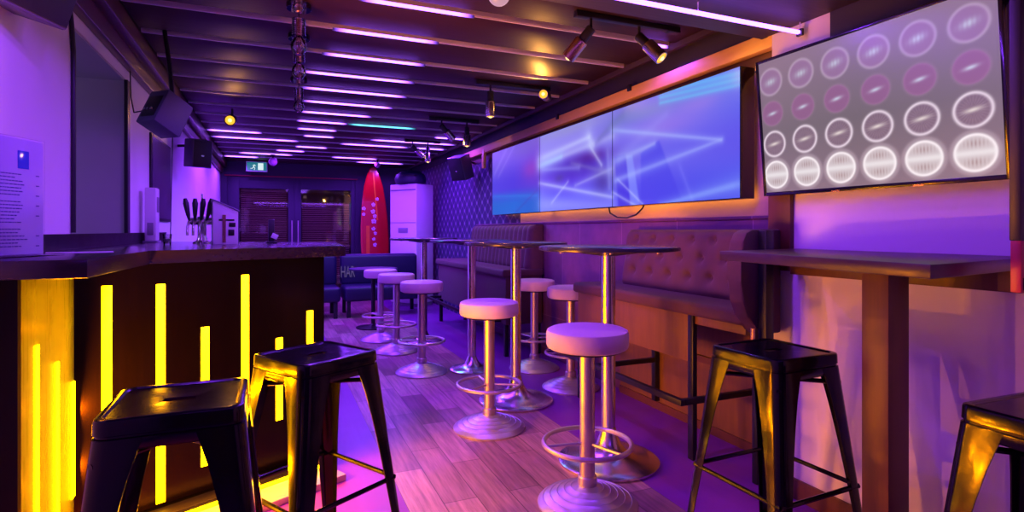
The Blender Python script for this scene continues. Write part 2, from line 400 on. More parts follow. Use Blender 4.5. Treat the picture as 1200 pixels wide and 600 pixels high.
# ------------------------------------------------------------------ LED strips in the ceiling
SEG = {0: [(.44, .94), (2.12, 2.25)], 1: [(.36, .88)], 2: [(.34, .92)], 3: [(.23, .96)], 4: [(.25, 1.01)], 5: [(.28, .99)], 6: [(.28, .87)],
       7: [(.27, .69)], 8: [(.29, .63), (1.87, 2.17)], 9: [(-.69, -.16), (.38, .65), (1.16, 2.21)], 10: [(-.69, .27), (.85, 1.68), (1.86, 2.19)],
       11: [(.32, .65)], 12: [(.08, .38)], 13: [(-.43, .24), (.88, 1.52)], 14: [(-.66, -.25), (1.31, 2.03)]}
ORD = ['first', 'second', 'third', 'fourth', 'fifth', 'sixth', 'seventh', 'eighth', 'ninth', 'tenth', 'eleventh', 'twelfth', 'thirteenth', 'fourteenth', 'fifteenth']
def led_light(parent, loc, energy, col, cone=150, bl=.8):
    li = bpy.data.lights.new('led_light', 'SPOT'); li.energy = energy; li.color = col; li.spot_size = R(cone); li.spot_blend = bl; li.shadow_soft_size = 0
    o = bpy.data.objects.new('led_light', li); COL.objects.link(o); o.parent = parent; o.location = loc
for n in range(0, 15):
    y = lineY(n)
    extra = {7: 'partly cyan', 9: 'lit violet in three stretches', 10: 'lit violet in three long stretches'}.get(n, 'lit violet over part of its length')
    t = thing('ceiling_light_strip', f'slim light strip across the dark ceiling, {ORD[n]} row counted from the television towards the back doors, {extra}', 'light strip', (0, y, ZC), group='violet light strips across the ceiling')
    MB().box(-.70, 2.27, -.009, .009, 0, .03).build('profile', M['alu'], t)
    lit = [(max(a-.05, -.70), min(b+.05, 2.27), M['led_violet']) for a, b in SEG[n]]
    if n == 7: lit.append((.745, 1.48, M['led_cyan']))
    lit.sort(); x = -.70
    for a, b, m in lit:
        if a > x+.01: MB().box(x, a, -.006, .006, -.006, 0).build('dark_diffuser', M['led_off'], t)
        MB().box(a, b, -.0055, .0055, -.014, 0).build('lit_diffuser', m, t); x = b
    for a, b, m in lit:
        k = max(1, round((b-a)/.4))
        for i in range(k): led_light(t, (a+(b-a)*(i+.5)/k, 0, -.02), (22. if n > 7 else 22. if n == 0 else 15.)*(b-a)/k/.33, (.10, .6, 1.) if m is M['led_cyan'] else VIOLET, 168 if n > 7 else 150, .5)
    if x < 2.26: MB().box(x, 2.27, -.006, .006, -.006, 0).build('dark_diffuser', M['led_off'], t)
# bright violet tubes under the soffit
def led_tube(label, y, x0, x1):
    t = thing('led_tube', label, 'light tube', (0, y, 2.035))
    MB().box(x0, x1, -.008, .008, -.007, .007, .003).build('diffuser', M['led_tube'], t)
    for x in (x1+.006, x0-.006): MB().box(x-.006, x+.006, -.014, .014, -.014, .014).build('end_cap', M['plastic_black'], t)
    for i in range(5): led_light(t, (x0+(x1-.4-x0)*(i+.5)/5, 0, -.015), 14.5, VIOLET, 176, .12)
    for x in (x1+.006, x1-.55, x1-1.1):
        MB().tube([(x, 0, .012), (x, 0, .045)], .003, 6).build('clip', M['alu'], t)
led_tube('bright violet light tube hanging under the dark soffit beside the television', 1.75, -.55, 2.09)

# ------------------------------------------------------------------ bar
A = Vector((-.47, 1.883)); B = Vector((-.45, 2.60)); Cc = Vector((.344, 3.0)); D = Vector((.40, 4.0)); E_ = Vector((XL+.002, 4.72)); F_ = Vector((XL+.002, 1.883))
MB().prism([tuple(p) for p in (F_, A, B, Cc, D, E_)], 1.048, 1.10, .004).build('bar_counter', M['bar_top'])
bt = bpy.data.objects['bar_counter']; tag(bt, 'dark polished angular counter top covering the bar lit with yellow strips', 'counter top')
P0 = Vector((-.462, 2.623)); U = Vector((.891, .454)); NN = Vector((.454, -.891))
bar = thing('bar', 'black glossy bar with glowing vertical yellow light strips in its front', 'bar', (0, 0, 0))
def fp(s_, o_=0.): return P0+U*s_+NN*o_
SC0, SC1 = -.233, .784
q0, q1 = fp(SC0), fp(SC1)
MB().prism([tuple(q0), tuple(q1), tuple(fp(SC1, -.03)), tuple(fp(SC0, -.03))], .07, 1.048).build('front_panel', M['bar_face'], bar)
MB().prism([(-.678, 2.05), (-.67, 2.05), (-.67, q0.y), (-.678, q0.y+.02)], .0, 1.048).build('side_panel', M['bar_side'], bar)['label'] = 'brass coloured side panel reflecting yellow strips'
MB().prism([(XL+.02, 2.05), (-.678, 2.05), (-.678, 2.08), (XL+.02, 2.08)], .0, 1.048).build('end_panel', M['plinth'], bar)
r1 = fp(SC1, -.03)
MB().prism([tuple(q1), (.25, 3.92), (.22, 3.92), tuple(r1)], 0, 1.048).build('end_panel', M['bar_face'], bar)
MB().prism([(.25, 3.92), (XL+.02, 4.60), (XL+.02, 4.57), (.24, 3.89)], 0, 1.048).build('back_panel', M['bar_face'], bar)
MB().prism([tuple(fp(SC0, -.02)), tuple(fp(SC1, -.02)), tuple(fp(SC1, -.06)), tuple(fp(SC0, -.06))], 0, .07).build('plinth', M['plinth'], bar)
def face_box(s0, s1, o0, o1, z0, z1):
    return MB().prism([tuple(fp(s0, o1)), tuple(fp(s1, o1)), tuple(fp(s1, o0)), tuple(fp(s0, o0))], z0, z1, .0015)
def strip_light(loc, d, energy):
    li = bpy.data.lights.new('strip_light', 'SPOT'); li.energy = energy; li.color = ORANGE; li.spot_size = R(176); li.spot_blend = .15; li.shadow_soft_size = 0
    o = bpy.data.objects.new('strip_light', li); COL.objects.link(o); o.parent = bar; o.location = loc
    o.rotation_euler = Vector((0, 0, -1)).rotation_difference(Vector(d)).to_euler()
for s_, z0, z1 in ((-.133, .113, .97), (.049, .05+.03, .963), (.218, .175, .768), (.388, .085, .98), (.548, .286, .673), (.705, .338, .784)):
    face_box(s_-.0165, s_+.0165, 0, .004, z0, z1).build('light_strip', M['led_amber'], bar)
    p = fp(s_, .012)
    for k in (1, 3, 5): strip_light((p.x, p.y, z0+(z1-z0)*k/6), (NN.x, NN.y, 0), (.5 if s_ < 0 else 6.)*(z1-z0))
for y, z0, z1 in ((2.16, .06, .826), (2.337, .06, .736), (2.50, .211, .63)):
    MB().box(-.67, -.666, y-.0165, y+.0165, z0, z1).build('light_strip', M['led_amber'], bar)
    for k in (1, 3): strip_light((-.655, y, z0+(z1-z0)*k/4), (1, 0, 0), 58.*(z1-z0))
# low footstep in front of the bar, lit from the plinth
st = thing('foot_step', 'low pale wooden step at the foot of the bar lit glowing yellow', 'step', (0, 0, 0))
MB().prism([tuple(fp(SC0+.06, .24)), tuple(fp(SC1-.03, .24)), tuple(fp(SC1-.03, .085)), tuple(fp(SC0+.06, .085))], 0, .03, .004).build('tread', M['step'], st)
MB().prism([tuple(fp(SC0+.06, .084)), tuple(fp(SC1-.03, .084)), tuple(fp(SC1-.03, .0)), tuple(fp(SC0+.06, .0))], .0, .06, .003).build('riser', M['plinth'], st)
face_box(SC0+.06, SC1-.05, .084, .092, .034, .046).build('light_strip', M['led_step'], st)

# things on the bar ---------------------------------------------------
ZB = 1.10
t = thing('menu_holder', 'tall clear menu holder with a printed sheet at the near end of the bar', 'menu', (-.72, 2.165, ZB), R(68))
MB().box(-.105, .105, -.004, -.001, 0, .365, .001).build('acrylic_sheet', M['acrylic'], t)
MB().box(-.105, .105, .002, .006, 0, .365, .001).build('acrylic_back', M['white_plastic'], t)
MB().box(-.105, .115, -.06, .03, 0, .006, .002).build('foot_plate', M['acrylic'], t)
MB().box(-.10, .10, -.0008, .0015, .005, .36).build('menu_sheet', M['menu_paper'], t)
MB().box(.005, .045, -.002, -.0008, .27, .325).build('logo', M['ink_blue'], t)
random.seed(3)
for i in range(22):
    z = .25-.0105*i
    if i in (7, 15): continue
    x = -.085; ln = MB()
    while x < .05-random.random()*.06:
        wd = .004+random.random()*.010; ln.box(x, x+wd, -.0016, -.0008, z, z+.0032); x += wd+.003
    if ln.bm.verts: ln.build('printed_line', M['ink'], t)
    if i % 3 == 0: MB().box(.072, .084, -.0016, -.0008, z, z+.0032).build('printed_price', M['ink'], t)
t = thing('coaster', 'flat pale card lying on the bar beside the menu holder', 'card', (-.62, 2.42, ZB), R(15))
MB().box(-.10, .09, -.03, .03, 0, .004, .001).build('card_sheet', M['white_plastic'], t)
# white upright dispenser against the wall
t = thing('dispenser', 'slim white upright dispenser standing on the bar below the dark poster', 'dispenser', (-.74, 4.36, ZB))
MB().box(-.03, .035, -.06, .06, .012, .36, .008).build('body', M['white_plastic'], t)
MB().box(-.04, .045, -.07, .07, 0, .012, .003).build('base', M['grey_plastic'], t)
MB().box(.035, .038, -.035, .035, .20, .30, .001).build('window', M['grey_plastic'], t)
MB().box(-.015, .02, -.063, -.058, .05, .13, .001).build('printed_label', M['grey_plastic'], t)
# beer tap tower
t = thing('beer_tap', 'chrome beer tap tower with black handles standing on the bar', 'beer tap', (-.395, 3.86, ZB), R(-20))
MB().lathe([(.05, 0), (.05, .01), (.03, .02), (.024, .05), (.024, .13), (.029, .14), (.029, .16), (.0, .17)], n=28).build('column', M['chrome'], t)
MB().tube([(-.062, 0, .135), (.062, 0, .135)], .022, 16).build('crossbar', M['chrome'], t)
for x, ti in ((-.05, -.03), (-.017, -.005), (.017, .01), (.05, .025)):
    MB().tube([(x, -.015, .135), (x, -.055, .13), (x, -.07, .10), (x, -.072, .05)], [.010, .009, .008, .007], 10).build('faucet', M['chrome'], t)
    MB().tube([(x, -.05, .14), (x+ti*.3, -.045, .175), (x+ti*.8, -.04, .24), (x+ti, -.038, .27)], [.006, .012, .017, .010], 10).build('tap_handle', M['plastic_black'], t)
MB().tube([(.0, .0, .16), (.0, .0, .30)], .006, 8).build('sign_rod', M['chrome'], t)
t = thing('display_case', 'small white display case with slanted top on the bar beside the beer tap', 'display case', (-.265, 3.69, ZB), R(8))
def quad_prism(pts, y0, y1):
    return MB().hexa([Vector((pts[0][0], y0, pts[0][1])), Vector((pts[1][0], y0, pts[1][1])), Vector((pts[1][0], y1, pts[1][1])), Vector((pts[0][0], y1, pts[0][1])),
                      Vector((pts[3][0], y0, pts[3][1])), Vector((pts[2][0], y0, pts[2][1])), Vector((pts[2][0], y1, pts[2][1])), Vector((pts[3][0], y1, pts[3][1]))], .002)
quad_prism([(-.060, 0), (.070, 0), (.070, .19), (-.060, .255)], -.06, .10).build('body', M['white_plastic'], t)
quad_prism([(-.064, 0), (-.060, 0), (-.060, .258), (-.064, .26)], -.068, .10).build('glass_edge', M['clear'], t)
quad_prism([(-.064, .255), (.077, .19), (.077, .197), (-.064, .262)], -.068, .10).build('lid', M['grey_plastic'], t)
MB().box(-.012, .006, -.064, -.06, .01, .17).build('copper_strip', M['copper'], t)
for x0_, x1_, z0_, z1_ in ((.018, .05, .05, .085), (.022, .056, .10, .125), (-.03, .05, .135, .145)):
    MB().box(x0_, x1_, -.063, -.06, z0_, z1_, .001).build('printed_picture', M['black_metal'], t)
t = thing('shot_glass', 'small shot glass standing on the bar in front of the dispenser', 'glass', (-.53, 3.55, ZB))
MB().lathe([(.017, 0), (.022, .06), (.020, .06), (.0155, .008), (0, .008)], n=24).build('glass_body', M['clear'], t)
MB().lathe([(0, .009), (.0155, .009), (.018, .035), (0, .035)], n=24).build('drink', M['grey_plastic'], t)
t = thing('card_reader', 'black upright card reader with pale screen on the far side of the bar', 'card reader', (-.01, 3.86, ZB), R(10))
MB().box(-.03, .03, -.03, .03, 0, .012, .003).build('base', M['plastic_black'], t)
MB().box(-.018, .018, -.008, .012, .012, .15, .004).build('body', M['plastic_black'], t)
MB().box(-.022, .016, -.022, -.014, .03, .062, .002, mtx=Matrix.Rotation(R(25), 4, 'Y')).build('screen', M['white_plastic'], t)

# ------------------------------------------------------------------ metal bar stools
def metal_stool(loc, rz, label):
    t = thing('metal_stool', label, 'bar stool', loc, rz, 'dark metal bar stools')
    hs, zt, rc = .155, .755, .035
    def rr(h, r, z, n=6):
        pts = []
        for cx, cy, a0 in ((h-r, h-r, 0), (-h+r, h-r, 90), (-h+r, -h+r, 180), (h-r, -h+r, 270)):
            for i in range(n+1):
                a = R(a0+90*i/n); pts.append(Vector((cx+r*math.cos(a), cy+r*math.sin(a), z)))
        return pts
    b = MB(); bm = b.bm
    loops = [rr(hs+.004, rc, zt-.070), rr(hs+.001, rc, zt-.044), rr(hs-.002, rc, zt-.042), rr(hs-.002, rc, zt-.037), rr(hs+.001, rc, zt-.035), rr(hs, rc, zt-.007), rr(hs-.002, rc-.002, zt-.002), rr(hs-.006, rc-.004, zt), rr(hs-.016, rc-.010, zt), rr(hs-.021, rc-.012, zt-.004)]
    inner = []
    nseg = len(loops[0])
    # handle hole: oblong in the middle
    hole = []
    for p in loops[-1]:
        a = math.atan2(p.y, p.x); hole.append(Vector((.042*math.copysign(abs(math.cos(a))**.55, math.cos(a)), .018*math.copysign(abs(math.sin(a))**.55, math.sin(a)), zt-.006)))
    mid = [h.lerp(p, .45)+Vector((0, 0, .001)) for h, p in zip(hole, loops[-1])]
    loops += [mid, hole, [v+Vector((0, 0, -.012)) for v in hole]]
    vl = [[bm.verts.new(p) for p in L_] for L_ in loops]
    for X1, X2 in zip(vl, vl[1:]):
        for i in range(nseg):
            k = (i+1) % nseg; bm.faces.new((X1[i], X1[k], X2[k], X2[i]))
    o = b.build('seat', M['gun_metal'], t, angle=28)
    sd = o.modifiers.new('thickness', 'SOLIDIFY'); sd.thickness = .002; sd.offset = -1
    # legs: bent sheet profile, wide at the top
    F = .225
    for sx, sy in ((1, 1), (-1, 1), (-1, -1), (1, -1)):
        b = MB(); bm = b.bm; rings = []
        for k in range(9):
            f = k/8; z = (zt-.045)*(1-f); h = hs+.002+(F-hs)*f; wd = .088*(1-f)**1.3+.036 if f < .999 else .034
            wd = .034+.040*(1-f)**.9+.030*(1-f)**5; r = .022+.012*(1-f)
            prof = [(h-wd, h), (h-r, h)]+[(h-r+r*math.sin(R(a)), h-r+r*math.cos(R(a))) for a in (22, 45, 68)]+[(h, h-r), (h, h-wd)]
            th = .004
            inn = [(h-th, h-wd), (h-th, h-r), (h-r*.6, h-r*.6), (h-r, h-th), (h-wd, h-th)]
            rings.append([bm.verts.new((x*sx, y*sy, z)) for x, y in prof+inn])
        n = len(rings[0])
        for X1, X2 in zip(rings, rings[1:]):
            for i in range(n):
                k = (i+1) % n; bm.faces.new((X1[i], X1[k], X2[k], X2[i]))
        bm.faces.new(rings[0]); bm.faces.new(rings[-1][::-1])
        lg_ = b.build('leg', M['gun_metal'], t, angle=35)
        MB().box(F*sx-.02*sx-.02, F*sx-.02*sx+.02, F*sy-.02*sy-.02, F*sy-.02*sy+.02, 0, .012, .003).build('foot_cap', M['plastic_black'], lg_)
    zf = .30; h = hs+(F-hs)*(1-zf/.71)-.006
    for (ax, ay, bx, by) in ((-1, -1, 1, -1), (1, -1, 1, 1), (1, 1, -1, 1), (-1, 1, -1, -1)):
        MB().tube([(ax*h, ay*h, zf), (bx*h, by*h, zf)], .0085, 8).build('footrest_bar', M['gun_metal'], t)
    zb = .655; h2 = hs+(F-hs)*(1-zb/.71)-.008
    br = MB(); br.tube([(-h2, -h2, zb), (h2, h2, zb)], .008, 8); br.tube([(h2, -h2, zb-.004), (-h2, h2, zb-.004)], .008, 8)
    br.build('cross_brace', M['gun_metal'], t)
    return t
ms = metal_stool((-.22, 1.66, 0), R(0), 'dark metal bar stool before the yellow lit bar, closest to the menu holder')
dup(ms, (.139, 2.08, 0), R(31), 'dark metal bar stool by the low glowing step at the corner of the bar')
dup(ms, (1.66, 1.50, 0), R(2), 'dark metal bar stool between the tufted bench and the wooden wall table')
dup(ms, (1.70, .69, 0), R(-2), 'dark metal bar stool at the near end of the wooden wall table')

# ------------------------------------------------------------------ round stools
def round_stool(loc, rz, label):
    t = thing('round_stool', label, 'bar stool', loc, rz, 'round cream topped pedestal stools')
    MB().lathe([(.160, .672), (.172, .678), (.177, .69), (.177, .735), (.173, .750), (.160, .757), (0, .760)], n=56).build('seat', M['vinyl'], t)
    MB().lathe([(.15, .664), (.155, .672), (.0, .673)], n=40).build('seat_plate', M['black_metal'], t)
    MB().lathe([(.0325, .07), (.0325, .665)], n=36).build('pole', M['steel'], t)
    MB().lathe([(.038, .07), (.041, .075), (.041, .118), (.037, .124), (.033, .125)], n=36).build('collar', M['steel'], t)
    fr = MB().ring((0, 0, .262), .188, .0105).build('foot_ring', M['steel'], t)
    sp = MB()
    for a in (20, 140, 260): sp.tube([(.03*math.cos(R(a)), .03*math.sin(R(a)), .262), (.18*math.cos(R(a)), .18*math.sin(R(a)), .262)], .007, 8)
    sp.build('spoke', M['steel'], fr)
    prof = [(.213, 0), (.215, .008), (.210, .014)]
    for r0, z0 in ((.190, .027), (.160, .040), (.130, .052), (.100, .063), (.070, .074)):
        prof += [(r0+.004, z0-.002), (r0+.001, z0+.001), (r0-.001, z0)]
    prof += [(.045, .083), (.04, .084)]
    MB().lathe(prof, n=64).build('base', M['steel_base'], t)
    return t
rs = round_stool((1.25, 2.11, 0), R(30), 'round cream topped stool closest to the camera')
for (x, y, a, l) in ((1.19, 3.15, 70, 'round cream topped stool standing before the second round table, on the bar side'),
                     (1.138, 4.60, 10, 'round cream topped stool nearest in the row of three by the far tables'),
                     (1.11, 5.50, 50, 'round cream topped stool in the middle of the row of three by the far tables'),
                     (1.07, 6.15, 90, 'round cream topped stool furthest back in the row of three by the far tables'),
                     (2.06, 3.72, 30, 'round cream topped stool against the tiled wall, tucked by the end of the tufted bench'),
                     (2.06, 4.36, 80, 'round cream topped stool against the tiled wall between the two benches')):
    dup(rs, (x, y, 0), R(a), l)

# ------------------------------------------------------------------ round tables
def round_table(loc, rz, label):
    t = thing('round_table', label, 'table', loc, rz, 'tall round black tables on chrome poles')
    MB().lathe([(.340, 1.076), (.354, 1.080), (.356, 1.088), (.354, 1.097), (.348, 1.10), (0, 1.10)], n=72).build('table_top', M['table_black'], t)
    MB().lathe([(.036, .10), (.036, 1.066)], n=36).build('pole', M['chrome'], t)
    mp = MB().lathe([(.045, 1.05), (.16, 1.066), (.16, 1.076), (0, 1.076)], n=40).build('mounting_plate', M['black_metal'], t)
    b = MB()
    for a in range(0, 360, 60): b.lathe([(.0, 1.068), (.010, 1.068), (.010, 1.077), (0, 1.077)], (.27*math.cos(R(a)), .27*math.sin(R(a)), 0), 10)
    b.build('bolt', M['steel'], mp)
    MB().lathe([(.250, 0), (.256, .006), (.256, .014), (.245, .021), (.20, .027), (.15, .034), (.115, .046), (.085, .070), (.062, .10), (.048, .135), (.040, .165), (.036, .18)], n=72).build('base', M['chrome'], t)
    return t
rt = round_table((1.58, 2.457, 0), 0, 'tall round black table nearest the tufted bench, on a chrome pole')
for (x, y, l) in ((1.545, 3.57, 'tall round black table second from the tufted bench, over a cream stool'),
                  (1.55, 4.52, 'tall round black table third from the tufted bench towards the back'),
                  (1.47, 5.85, 'tall round black table furthest back, before the white air conditioner')):
    tb = dup(rt, (x, y, 0), R(17), l)
    if y > 4:
        for ch in tb.children:
            if ch.name.startswith('base'): ch.scale = (.74, .74, .9)

# ------------------------------------------------------------------ wooden wall table
t = thing('wall_table', 'long dark wooden high table fixed to the white wall under the television', 'table', (0, 0, 0))
MB().prism([(1.60, 1.70), (1.42, .83), (2.118, .94), (2.118, 1.79)], 1.065, 1.10, .003).build('table_top', M['table_wood'], t)
MB().box(2.07, 2.118, .96, 1.78, .99, 1.065, .003).build('wall_batten', M['brown_post'], t)
MB().box(1.755, 1.855, 1.147, 1.235, 0, 1.065, .004).build('leg', M['brown_post'], t)

# ------------------------------------------------------------------ tufted bench
def high_bench(y0, y1, label, detailed):
    t = thing('high_bench', label, 'bench', (0, 0, 0), group='upholstered high benches along the tiled wall')
    MB().box(1.95, 2.372, y0+.005, y1, .745, .815, .022, 4).build('seat', M['velvet'], t)
    yb0 = y0+.10 if detailed else y0+.02; yb1 = y1-.22 if detailed else y1-.6
    # backrest with tufts: displaced grid
    b = MB(); bm = b.bm; ny, nz = 96, 40; H_ = (1.185 if detailed else 1.235)-.815
    pits = []
    L_ = yb1-yb0; nc = max(5, int(L_/.16))
    for r_ in range(3):
        for c_ in range(nc+1):
            yy = (c_+(.5 if r_ % 2 else 0)+.25)*L_/nc
            if .04 < yy < L_-.03: pits.append((yy, .10+.105*r_))
    vs = []
    for i in range(ny+1):
        row = []
        for k in range(nz+1):
            yy = L_*i/ny; zz = H_*k/nz
            ed = min(yy, L_-yy, .05)/.05; et = min(zz+.02, H_-zz, .06)/.06
            if not detailed: pits_on = .5+.5*abs(math.sin(math.pi*yy/.11))
            else: pits_on = 1.
            bulge = .055*pits_on*math.sqrt(max(0, 1-(1-min(ed, 1))**2))*math.sqrt(max(0, 1-(1-min(et, 1))**2))
            pit = 0
            for py, pz in (pits if detailed else ()):
                d2 = (yy-py)**2+(zz-pz)**2
                pit += .028*math.exp(-d2/.0006)+.010*math.exp(-d2/.0035)
            lean = .05*(zz/H_)
            x = 2.245+lean-bulge+min(pit, .04)
            row.append(bm.verts.new((x, yb0+yy, .815+zz)))
        vs.append(row)
    for i in range(ny):
        for k in range(nz): bm.faces.new((vs[i][k], vs[i+1][k], vs[i+1][k+1], vs[i][k+1]))
    border = [vs[i][0] for i in range(ny+1)]+[vs[ny][k] for k in range(1, nz+1)]+[vs[i][nz] for i in range(ny-1, -1, -1)]+[vs[0][k] for k in range(nz-1, 0, -1)]
    bk = [bm.verts.new((2.372, v.co.y, v.co.z)) for v in border]
    for i in range(len(border)):
        k = (i+1) % len(border); bm.faces.new((border[i], border[k], bk[k], bk[i]))
    bm.faces.new(bk)
    back = b.build('backrest', M['velvet'], t, angle=60)
    if detailed:
        for py, pz in pits:
            x = 2.245+.05*pz/H_-.055+.036
            MB().lathe([(0, -.006), (.010, -.004), (.011, .0), (.007, .005), (0, .007)], n=12, mtx=Matrix.Rotation(R(-90), 4, 'Y')).build('button', M['velvet'], back, (x, yb0+py, .815+pz))
        # curved arm panel at the near end
        prof = [(2.10, .72), (2.10, 1.185), (1.93, 1.185), (1.895, 1.17), (1.872, 1.13), (1.862, 1.05), (1.862, .96), (1.872, .87), (1.90, .80), (1.94, .765), (1.97, .74), (1.975, .72)]
        m_ = Matrix(((1, 0, 0, 0), (0, 0, 1, 0), (0, 1, 0, 0), (0, 0, 0, 1)))
        MB().prism(prof, y0-.08, y0+.0, .012, mtx=m_).build('arm_panel', M['velvet'], t)
        # panelled skirt under the seat and open end with posts
        MB().box(1.985, 2.01, 2.33, y1-.02, .50, .745, .004).build('skirt_panel', M['bench_wood'], t)
        MB().box(1.99, 2.03, y0+.02, 2.33, .70, .745, .003).build('seat_batten', M['bench_wood'], t)
        MB().box(2.34, 2.372, y0+.02, y1-.02, .0, .745).build('back_panel', M['bench_wood'], t)
        bp_ = MB(); bp_.box(2.325, 2.34, y0+.02, y1-.02, .40, .44, .003); bp_.box(2.33, 2.34, y0+.02, y1-.02, .0, .05)
        bp_.build('panel_rail', M['brown_post'], t)
        MB().box(1.975, 2.005, 2.285, 2.325, 0, .745, .004).build('leg', M['black_metal'], t)
        MB().box(2.30, 2.335, 3.02, 3.06, .06, .50, .004).build('leg', M['black_metal'], t)
        MB().box(1.98, 2.01, y1-.05, y1-.02, 0, .5, .004).build('leg', M['black_metal'], t)
        MB().box(1.955, 2.002, y0-.128, y0-.085, .0, 1.18, .004).build('end_post', M['black_metal'], t)
        MB().box(2.06, 2.092, y0+.02, y0+.052, 0, 1.18, .004).build('end_post', M['black_metal'], t)
        bkt = MB().box(1.915, 1.95, y0-.092, y0-.08, .70, .755, .002).build('corner_bracket', M['copper'], t)
        MB().box(1.84, 1.87, 2.215, y1-.05, .315, .345, .003).build('foot_rail', M['black_metal'], t)
        for yy in (2.23, 3.04):
            MB().box(1.87, 2.34, yy-.015, yy+.015, .315, .345, .003).build('rail_bracket', M['black_metal'], t)
    else:
        MB().box(1.985, 2.36, y0+.02, y1-.02, .30, .745, .004).build('skirt_panel', M['velvet'], t)
        for yy in (y0+.05, y1-.08):
            MB().box(1.99, 2.03, yy, yy+.04, 0, .30, .003).build('leg', M['black_metal'], t)
            MB().box(2.32, 2.36, yy, yy+.04, 0, .30, .003).build('leg', M['black_metal'], t)
        MB().box(1.80, 1.83, y0+.1, y1, .315, .345, .003).build('foot_rail', M['black_metal'], t)
        for yy in (y0+.15, y1-.15): MB().box(1.83, 1.99, yy-.015, yy+.015, .315, .345, .003).build('rail_bracket', M['black_metal'], t)
    return t
high_bench(1.93, 3.5, 'high bench with button tufted back standing beside the wooden wall table', True)
high_bench(4.8, 7.15, 'high bench in the far stretch of the tiled wall behind the round tables', False)

# ------------------------------------------------------------------ screens
def image_panel(name, w_, h_, nu, nv, fn, parent, m, strength=1.):
    """emissive picture in the XZ plane facing -Y, from a point colour grid"""
    me = bpy.data.meshes.new(name)
    us, vs = np.meshgrid(np.linspace(0, 1, nu+1), np.linspace(0, 1, nv+1))
    co = np.stack([(us-.5)*w_, np.zeros_like(us), (vs-.5)*h_], -1).reshape(-1, 3)
    idx = np.arange((nu+1)*(nv+1)).reshape(nv+1, nu+1)
    fa = np.stack([idx[:-1, :-1], idx[:-1, 1:], idx[1:, 1:], idx[1:, :-1]], -1).reshape(-1, 4)
    me.from_pydata(co.tolist(), [], fa.tolist())
    col = np.clip(fn(us, vs).reshape(-1, 3), 0, 1)
    l = np.where(col <= .04045, col/12.92, ((col+.055)/1.055)**2.4)
    at = me.color_attributes.new('picture', 'FLOAT_COLOR', 'POINT')
    at.data.foreach_set('color', np.concatenate([l, np.ones((len(l), 1))], 1).astype(np.float32).ravel())
    me.materials.append(m); me.update()
    o = bpy.data.objects.new(name, me); COL.objects.link(o); o.parent = parent
    return o
def screen_mat(name, strength):
    m, nt, b = new_mat(name); N, L = nt.nodes, nt.links
    a = N.new('ShaderNodeVertexColor'); a.layer_name = 'picture'
    L.new(a.outputs['Color'], b.inputs['Emission Color']); b.inputs['Emission Strength'].default_value = strength
    b.inputs['Base Color'].default_value = (.01, .01, .01, 1); b.inputs['Roughness'].default_value = .35
    b.inputs['Specular IOR Level'].default_value = .25
    return m
M['screen'] = screen_mat('lit_screen', 1.0)
A_ = lambda *c: np.array(c)/255.
def sstep(e0, e1, x):
    t_ = np.clip((x-e0)/(e1-e0), 0, 1); return t_*t_*(3-2*t_)
